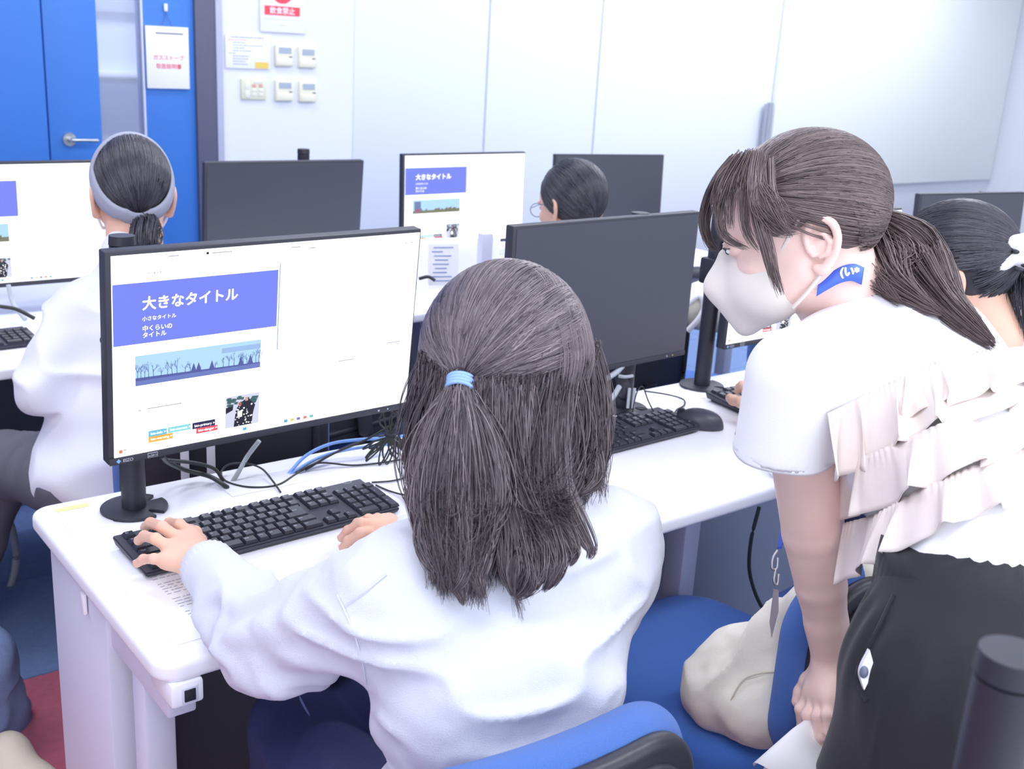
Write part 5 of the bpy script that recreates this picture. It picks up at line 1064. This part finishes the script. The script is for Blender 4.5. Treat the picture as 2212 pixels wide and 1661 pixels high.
# ---------------------------------------------------------------- seated people further away
def sitter(label, H, yaw, pitch, S, shirt, hairm, hairb, hr_=(.084, .100, .094), tie=None, arms=None, legs=None, nb=None, hips=None, sh=None, res=.007, pants=None, roll=0, cut=True, n=2600, fold=.010):
    t = person(label, None); R = pose(yaw, pitch, roll); H = np.array(H); W3 = lambda q: np.asarray(q)@R.T+H
    NB = np.array(nb) if nb is not None else H+R@np.array((0, -.05, -.15))
    b = link('body', sdf_mesh(place(head_prims(), R, H)+[('k', .03, cone(W3((0, -.03, -.06)), NB+np.array((0, 0, -.03)), .048, .055))], .0042, .02), S, t)
    face_parts(b, R, H); hc_ = np.array((0, -.02, .024)); hr_ = np.array(hr_)
    cp = [ell(hc_, hr_*.965), ('n', ell((0, .115, -.03), (.08, .08, .09))), ('n', ell((-.09, .0, -.055), (.04, .04, .055))), ('n', ell((.09, .0, -.055), (.04, .04, .055)))]
    link('hair_cap', sdf_mesh(place(cp, R, H), .0045, .02), hairb, t)
    tl3 = np.array(tie if tie is not None else (0, -.1, -.02)); tn3 = np.linalg.norm((tl3-hc_)/hr_); tl3 = hc_+(tl3-hc_)/tn3*1.04
    m_ = lambda d: ~((d[:, 1] > .6) & (d[:, 2] < .75)) & ~((d[:, 1] > .3) & (d[:, 2] < .25)) & ~((d[:, 1] > -.32) & (d[:, 2] < -.14)) & (d[:, 2] > -.8)
    q, dd = gathered(n, hc_, hr_, tl3-hc_, m_, 81, (.0, .003), 12, .03); q[:, -1] = tl3+(q[:, -1]-tl3)*.3; rg = np.random.default_rng(7)
    link('gathered_hair', strands_mesh(W3(q), rg.uniform(.0008, .0013, len(q)), .0008, np.clip(.4+.4*vnoise(dd*14, 1, 3)+rg.normal(size=len(dd))*.14, 0, 1)), hairm, t)
    sh = sh or [NB+R@np.array((-.17, 0, -.05)), NB+R@np.array((.17, 0, -.05))]; hips = np.array(hips); mid = (np.array(sh[0])+np.array(sh[1]))/2
    ax_ = unit(np.array(sh[1])-np.array(sh[0])); Rb = np.stack([ax_, np.cross((0, 0, 1), ax_), (0, 0, 1)], 1)
    c = [ell(mid*.72+hips*.28, (.165, .115, .16), Rb), ('k', .06, ell(mid*.3+hips*.7, (.158, .125, .15), Rb)), ('k', .05, ell(hips+np.array((0, 0, -.01)), (.182, .150, .112), Rb)), ('k', .05, cone(np.array(sh[0])*.9+mid*.1, np.array(sh[1])*.9+mid*.1, .062, .062)), ('k', .04, cone(NB+np.array((0, 0, -.035)), NB+np.array((0, 0, -.005)), .07, .058))]
    for (j, e, w_) in (arms or []): c += [('k', .03, cone(j, e, .060, .052)), ('k', .02, cone(e, w_, .052, .034))]
    so = link('top', sdf_mesh(c, res, .02, lambda X: folds(X, 11, fold, 5, (.8, 1, 1.6), 2)-fold/2), shirt, t)
    for k, (j, e, w_) in enumerate(arms or []):
        j, e, w_ = map(np.array, (j, e, w_)); d = unit(w_-e); F_ = frame(d, (0, 0, 1)); K = lambda a, b2, c2: w_+F_@np.array((a, b2, c2))
        fs_ = [[K(-.028+.019*i, .085-.003*abs(i-1), .004), K(-.030+.020*i, .122, .004), K(-.030+.020*i, .142, -.010), K(-.030+.020*i, .152, -.024)] for i in range(4)]
        hp_, tp_, u_ = hand_world(w_+d*.015, None, fs_, [K(-.045, .05, -.008), K(-.058, .075, -.014), K(-.060, .095, -.018)], w_*.7+e*.3); m2 = sdf_mesh(hp_+[('k', .02, cone(w_*.7+e*.3, e, .027, .034)), ('k', .02, cone(e, j, .034, .04)), ('k', .03, cone(j, NB+np.array((0, 0, -.05)), .04, .05))], .0038, .004)
        jm = joinm([b.data, m2]); jm.shade_smooth(); b.data = jm
    if pants:
        PM, kn, an = pants; hL = hips+Rb@np.array((-.09, 0, -.03)); hR = hips+Rb@np.array((.09, 0, -.03)); pr3 = [ell(hips+np.array((0, 0, -.04)), (.165, .13, .08), Rb)]
        for h_, k_, a_ in ((hL, kn[0], an[0]), (hR, kn[1], an[1])): pr3 += [('k', .04, cone(h_, k_, .085, .066)), ('k', .02, cone(k_, a_, .066, .052))]
        link('trousers', sdf_mesh(pr3, .008, .02, lambda X: folds(X, 14, .010, 31, (1, 1, .6), 2)), PM, t)
        for a_ in an: link('shoe', sdf_mesh([ell(np.array(a_)+R@np.array((0, .05, 0))*np.array((1, 1, 0))+np.array((0, 0, -.04)), (.05, .10, .035), pose(yaw)), ('k', .02, ell(np.array(a_)+np.array((0, 0, -.02)), (.04, .05, .04)))], .007), mat('dark_shoe', '3A3A44', .6), t)
    return t, b, R, H, W3, tl3
BH = hair_mat('black_hair', '26262E', '5E5C68', .34); BHB = mat('black_hair_base', '33333C', .5)
# headband wearer, second row left
HOOD = mat('white_hoodie', 'E6E7F0', .9, noise=.03, nscale=300, bump=.3, bscale=700)
Hb = P(283, 412, 2.43); 
t3, b3, R3, H3_, W3, tl3 = sitter('person with a grey headband, ponytail and white hoodie seated in the second row', Hb, 12, -6, SKIN, HOOD, BH, BHB, hr_=(.080, .098, .096), tie=(.004, -.09, -.062),
    nb=P(285, 545, 2.40), hips=P(215, 1030, 2.36)+np.array((.05, .03, .02)), sh=[P(165, 672, 2.38), P(400, 665, 2.52)],
    arms=[(P(165, 680, 2.36), P(92, 838, 2.30), P(225, 850, 2.55)), (P(400, 680, 2.5), P(450, 860, 2.5), P(330, 760, 2.75))],
    pants=(mat('grey_jeans', '62626E', .85, noise=.12, nscale=200, bump=.3, bscale=600), [P(10, 1000, 2.55), np.array((.42, 1.55, .50))], [np.array((.02, 1.45, .09)), np.array((.42, 1.6, .09))]), fold=.014)
HBM = mat('grey_headband', 'A2A6B6', .85, noise=.05, nscale=300, bump=.3, bscale=800)
def band(t, W3):
    n = 96; c_ = np.array((0, -.02, .02)); r_ = np.array((.080, .098, .096))*1.05; rows = []
    for k in range(n):
        ph_b = 2*PI*k/n; x, z = math.sin(ph_b), math.cos(ph_b); low = np.clip(-z*.9+.25, 0, 1)     # strip over the head, widening and sliding to the nape
        th1 = math.radians(97-47*low**1.6); th2 = math.radians(78-48*low**.8); row = []
        for q_ in np.linspace(0, 1, 5):
            th = th1*(1-q_)+th2*q_; off = 1+.035*math.sin(PI*q_); row.append(c_+r_*off*np.array((math.sin(th)*x, -math.cos(th), math.sin(th)*z))-(0, 0, .012*low))
        rows.append(row)
    V = W3(np.array(rows).reshape(-1, 3)); F = [(i*5+j_, ((i+1) % n)*5+j_, ((i+1) % n)*5+j_+1, i*5+j_+1) for i in range(n) for j_ in range(4)]
    me = bpy.data.meshes.new('band'); me.from_pydata(V.tolist(), [], F); me.update(); me.shade_smooth(); o = link('headband', me, HBM, t); s_ = o.modifiers.new('s', 'SOLIDIFY'); s_.thickness = .003; s_.offset = 0; return o
band(t3, W3)
tb_ = W3(tl3); locks(500, [tb_, tb_+np.array((.004, -.03, -.02)), P(312, 530, 2.30), P(318, 580, 2.30)], [.022, .034, .034, .012], 0, 91, BH, t3, r0=.0009, name='ponytail')
link('hair_elastic', tubes([np.array([tb_+R3@np.array((.016*math.cos(a), -.006, .010*math.sin(a))) for a in np.linspace(0, 2*PI, 20)])], [.004]), BLACK2, t3)
for s_ in (-1, 1): link('mask_strap', tubes([spline(W3(np.array([(s_*.084, -.02, .015), (s_*.080, -.02, -.03), (s_*.062, .01, -.08), (s_*.05, .05, -.07)])), 6)], [.003]), WHITE, t3)
# girl in glasses, second row
t4, b4, R4, H4_, W4, tl4 = sitter('girl in glasses with gathered black hair seated behind the middle monitor', P(1232, 440, 3.12), 2, -14, SKIN, mat('pale_top', 'DCDDE6', .85), BH, BHB, hr_=(.086, .102, .096), tie=(.02, -.09, -.06),
    hips=P(1232, 440, 3.12)+np.array((.0, -.07, -.58)), pants=(JN, [np.array((1.56, 1.45, .5)), np.array((1.74, 1.45, .5))], [np.array((1.56, 1.5, .09)), np.array((1.74, 1.5, .09))]), nb=P(1232, 440, 3.12)+np.array((.0, -.06, -.15)))
gl = thing('glasses', 'thin round glasses worn by the girl at the second-row lit monitor', 'glasses')
for s_ in (-1, 1):
    link('rim', tubes([W4(np.array([(s_*.034+.023*math.cos(a), .112, -.006+.019*math.sin(a)) for a in np.linspace(0, 2*PI, 30)]))], [.0011]), INK, gl); link('temple', tubes([W4(np.array([(s_*.058, .11, 0), (s_*.078, .04, .004), (s_*.082, -.02, .0)]))], [.0010]), INK, gl)
# girl with the floral scrunchie at the right
t5, b5, R5, H5_, W5, tl5 = sitter('girl in a white top with a white scrunchie, at the right edge', P(2046, 588, 1.98), -20, -20, SKIN, mat('white_top', 'EDEEF4', .85, bump=.2, bscale=400), BH, BHB, hr_=(.088, .106, .098), tie=(.0, -.115, .012),
    nb=P(2118, 690, 1.99), hips=np.array((1.40, -.33, .56)), sh=[np.array((1.24, -.24, .93)), np.array((1.57, -.26, .93))],
    arms=[(np.array((1.24, -.24, .92)), np.array((1.27, .02, .73)), PZ(1660, 885, .755)), (np.array((1.57, -.26, .92)), np.array((1.75, -.02, .75)), np.array((1.70, .22, .75)))],
    pants=(JN, [np.array((1.50, -.02, .5)), np.array((1.64, .0, .5))], [np.array((1.56, .05, .09)), np.array((1.68, .05, .09))]), n=3600)
tb5 = P(2188, 548, 1.89)
locks(500, [P(2185, 560, 1.97), P(2215, 590, 1.96), P(2225, 650, 1.95), P(2222, 740, 1.94)], [.02, .05, .06, .03], 0, 95, BH, t5, r0=.0009, name='ponytail')
scr_ = [ell(tb5+CR*a+CU*b, r_, np.stack([CR, CU, -CF], 1)@rotz(an)) for a, b, r_, an in [(-.012, -.014, (.030, .013, .016), .6), (.022, -.012, (.030, .014, .016), -.3), (.0, .018, (.032, .014, .016), .1), (.03, .02, (.03, .016, .015), 0)]]
sb = link('scrunchie', sdf_mesh(scr_, .003, .006), mat('scrunchie_white', 'F2F2F6', .6), t5)
for a, b, c3 in [(-.002, .002, .006), (.018, -.022, .008), (.030, .005, .010), (.005, -.028, .006), (.024, .024, .007)]: link('dark_petal', sdf_mesh([ell(tb5+CR*a+CU*b-CF*.013, (c3, c3*1.3, .004))], .002), BLACK, sb)
# someone's jeans and shoe at the left edge
t6 = person('person at the left edge, only one faded denim leg and tan shoe in view', None)
JB = mat('faded_denim', '7F93BC', .85, noise=.15, nscale=150, bump=.4, bscale=600); a6 = P(42, 1612, 2.50)
sh6 = np.array((a6[0]+.0, a6[1], .06))
ft = PZ(62, 1640, .045); kn_ = P(-60, 1430, 2.30); ank = P(26, 1606, 2.47)
link('body', sdf_mesh([cone(ank, ft+np.array((-.04, -.05, -.005)), .030, .020)], .005), SKIN, t6)
link('jeans', sdf_mesh([cone(ank, kn_, .056, .070), ('k', .04, cone(kn_, P(-300, 1350, 2.1), .070, .085))], .006, .02, lambda X: folds(X, 18, .008, 7)), JB, t6)
link('cuff', sdf_mesh([cone(ank+unit(ank-kn_)*.0, ank+unit(ank-kn_)*.02, .061, .058)], .004), JB, t6)
link('shoe', sdf_mesh([ell(ft+np.array((-.02, -.05, -.005)), (.046, .125, .040), rotz(math.radians(20))), ('k', .03, ell(ft+np.array((-.03, .02, .015)), (.04, .05, .04)))], .005), mat('tan_shoe', 'D2C6B4', .7), t6)
# ---------------------------------------------------------------- cables and small things
def zc(L, z=TH+.003): return [PZ(x, y, z) if len((x, y)) == 2 else None for x, y in L]
def z3(L): return [PZ(a[0], a[1], a[2]) for a in L]
cg = 'cables on the foreground desk'
t = TH+.003
cable('cable', z3([(475, 1040, t-.02), (490, 1052, t), (455, 1030, t+.01), (400, 1015, t+.02), (365, 1000, t+.05), (350, 985, t+.09)]), .0042, CABB, 'thick black cable sagging from the left pole into the desk slot', group=cg)
cable('cable', z3([(490, 1052, t-.02), (480, 1035, t), (462, 1012, t+.02), (420, 1000, t+.035), (360, 994, t+.06)]), .0034, CABB, 'thinner black cable arching above the thick one by the left pole', group=cg)
cable('cable', z3([(606, 1063, t), (590, 1040, t+.004), (565, 1012, t+.012), (530, 1001, t+.02), (495, 1003, t+.015), (478, 1020, t+.005), (490, 1040, t), (540, 1052, t), (600, 1047, t), (645, 1020, t), (700, 990, t+.01), (760, 960, t+.02), (830, 940, t+.03)]), .0018, CABB, 'thin black keyboard cable looping on the desk behind the keyboard', group=cg)
cable('cable', z3([(497, 1050, t-.01), (515, 1020, t+.01), (535, 985, t+.03), (560, 952, t+.06)]), .0042, mat('cable_ribbed_grey', 'A9B0B4', .5, bump=.6, bscale=300), 'ribbed light grey cable rising from the desk slot behind the lit monitor', group=cg)
cable('cable', z3([(622, 1025, t-.004), (660, 985, t+.012), (710, 960, t+.024), (770, 950, t+.03), (850, 945, t+.02), (905, 935, t+.01)]), .0032, CABBLUE, 'upper pale blue network cable on the desk', group=cg)
cable('cable', z3([(626, 1027, t-.004), (670, 998, t+.008), (720, 978, t+.014), (790, 965, t+.018), (860, 958, t+.01), (905, 955, t)]), .0032, CABBLUE, 'lower pale blue network cable on the desk', group=cg)
cable('cable', z3([(640, 1020, t), (690, 1000, t+.008), (760, 1005, t), (820, 1000, t), (880, 990, t), (910, 985, t)]), .0019, CABB, 'black cable running flat toward the cable bundle', group=cg)
cable('cable', z3([(660, 1015, t), (720, 980, t+.02), (790, 950, t+.04), (850, 915, t+.07)]), .0022, CABB, 'straight black cable crossing the blue ones', group=cg)
cable('cable', z3([(803, 1042, t), (850, 1038, t), (890, 1026, t), (915, 1012, t)]), .0018, CABB, 'black mouse cable leaving the keyboard corner', group=cg)
cable('cable', z3([(812, 1048, t), (840, 1060, t), (868, 1068, t+.004), (880, 1068, t+.01)]), .0018, CABB, 'short black cable ending at the half hidden mouse', group=cg)
rn = random.Random(8); B0 = PZ(843, 940, t+.055); bl_ = []
for k in range(16):
    a = rn.uniform(-1.2, 1.0); ln = rn.uniform(.035, .065); e = B0+CR*math.sin(a)*ln*1.1-CU*ln*math.cos(a)*1.0; s = CR*rn.uniform(.004, .010)
    e[2] = max(e[2], TH+.004); bl_.append(spline([B0+CU*.002, B0*.5+e*.5+s, e, B0*.5+e*.5-s*1.2, B0-CU*.002], 7))
for k in range(7): bl_.append(spline([B0, B0+CU*rn.uniform(.02, .05)+CR*rn.uniform(-.03, .03), B0+CU*rn.uniform(.05, .09)+CR*rn.uniform(-.05, .03)], 6))
cbn = link('cable_bundle', tubes(bl_, [.0016]*len(bl_), 6), CABB, label='knotted bundle of looped black cables on the desk beside the dark hair', cat='cable'); cbn['kind'] = 'stuff'
link('wrap_tie', tubes([np.array([B0+CR*.008*math.cos(a)+CF*.008*math.sin(a) for a in np.linspace(0, 2*PI, 16)])], [.003]), BLACK2, cbn)
cable('cable', z3([(1395, 845, t+.03), (1440, 852, t+.01), (1475, 862, t), (1478, 875, t), (1462, 885, t), (1458, 895, t+.003)]), .0018, CABB, 'thin mouse cable curving to the mouse beside the middle keyboard', group=cg)
cable('cable', z3([(1415, 895, t+.01), (1400, 865, t+.04), (1388, 835, t+.07), (1375, 850, t+.06), (1365, 895, t+.015)]), .0015, CABB, 'thin keyboard cable looping under the middle monitor', group=cg)
cable('cable', z3([(1300, 905, t), (1340, 890, t+.005), (1380, 880, t+.01), (1405, 885, t)]), .0015, CABB, 'thin black cable lying round the foot of the middle pole', group=cg)
cable('cable', [P(1300, 825, 2.36), P(1330, 805, 2.4), P(1345, 790, 2.42)], .006, CABG, 'white cable running up behind the middle monitor', group=cg)
cable('cable', [P(1300, 875, 2.38), P(1322, 860, 2.4), P(1338, 835, 2.42)], .006, CABG, 'grey cable curling beside the middle pole', group=cg)
cable('cable', [P(1640, 1095, 2.3), P(1622, 1170, 2.32), P(1620, 1240, 2.35), P(1645, 1310, 2.4), P(1680, 1340, 2.5)], .004, mat('cable_green_grey', '48544F', .5), 'dark green cable hanging below the desk beside the lanyard', group='cables under desks')
cable('cable', [P(0, 1085, 2.9), P(25, 1140, 2.95), P(35, 1200, 3.0), P(25, 1260, 3.0), P(0, 1300, 3.0)], .010, CABG, 'white hose-like cable hanging at the left edge', group='cables under desks')
cable('cable', [P(18, 615, 2.9), P(28, 655, 2.9), P(55, 690, 2.88)], .006, CABG, 'white cable below the left-edge monitor', group='cables under desks')
cable('cable', [P(0, 662, 2.8), P(35, 668, 2.8), P(75, 688, 2.82)], .005, CABB, 'black cable lying behind the left-edge keyboard', group='cables under desks')
cable('cable', [P(905, 602, 3.2), P(925, 598, 3.2), P(940, 606, 3.2)], .005, CABB, 'black cable on the second-row desk beside the propped leaflet', group='cables under desks')
cable('cable', [P(940, 535, 3.3), P(933, 560, 3.3), P(936, 590, 3.3), P(942, 606, 3.3)], .004, CABG, 'grey cable rising past the propped leaflet', group='cables under desks')
# cable holder on the middle pole: grey posts beside the foot
bh = thing('cable_holder', 'black cable holder with a pale hook on the middle monitor pole', 'holder')
link('bracket', tubes([spline([P(1336, 812, 2.44), P(1350, 814, 2.44), P(1366, 812, 2.46)])], [.004]), CABG, bh)
for a, b, dd_ in ((1360, 860, 2.45), (1371, 860, 2.45)): link('rod', tubes([np.array([P(a, 838, dd_), P(a-4, 882, dd_)])], [.0035]), CABG, bh)
link('cup', sdf_mesh([cone(P(1345, 815, 2.47), P(1348, 850, 2.47), .016, .015)], .004), BLACK, bh)
# pale legs of the frame seen below the lit monitor
fr = thing('paper_trays', 'two pale strips standing behind the lit foreground monitor', 'stand')
for a, b, c3, d3 in ((395, 985, 404, 1030), (460, 975, 452, 1020)): link('strip', boxm((0, 0, 0), (.016, .004, .19), .001), WHITE, fr, loc=tuple(P((a+c3)/2, (b+d3)/2, 2.15)), rot=(0, 0, -.4))
# leaflet and white tower on second-row desk
lf = thing('propped_leaflet', 'leaflet with blue lines of text propped on the second-row desk', 'leaflet')
c5 = P(958, 572, 3.25); link('sheet', boxm((0, 0, 0), (.09, .003, .12)), PAPER, lf, loc=tuple(c5), rot=(-.15, 0, -.35)); rn = random.Random(2)
g = [boxm((rn.uniform(-.02, .0), -.0022, .05-.012*i), (rn.uniform(.03, .06), .0006, .003)) for i in range(9)]; link('text_lines', joinm(g), BLUEINK, lf, loc=tuple(c5), rot=(-.15, 0, -.35))
tw = thing('desk_divider', 'white divider with a lilac end panel behind the lit second-row monitor', 'divider'); link('divider_board', boxm((0, 0, 0), (.30, .02, .17), .003), WHITE, tw, loc=tuple(P(990, 570, 3.6)), rot=(0, 0, -.1)); link('end_post', boxm((0, 0, 0), (.04, .03, .18), .003), DESKM, tw, loc=tuple(P(1046, 565, 3.5)), rot=(0, 0, -.1))
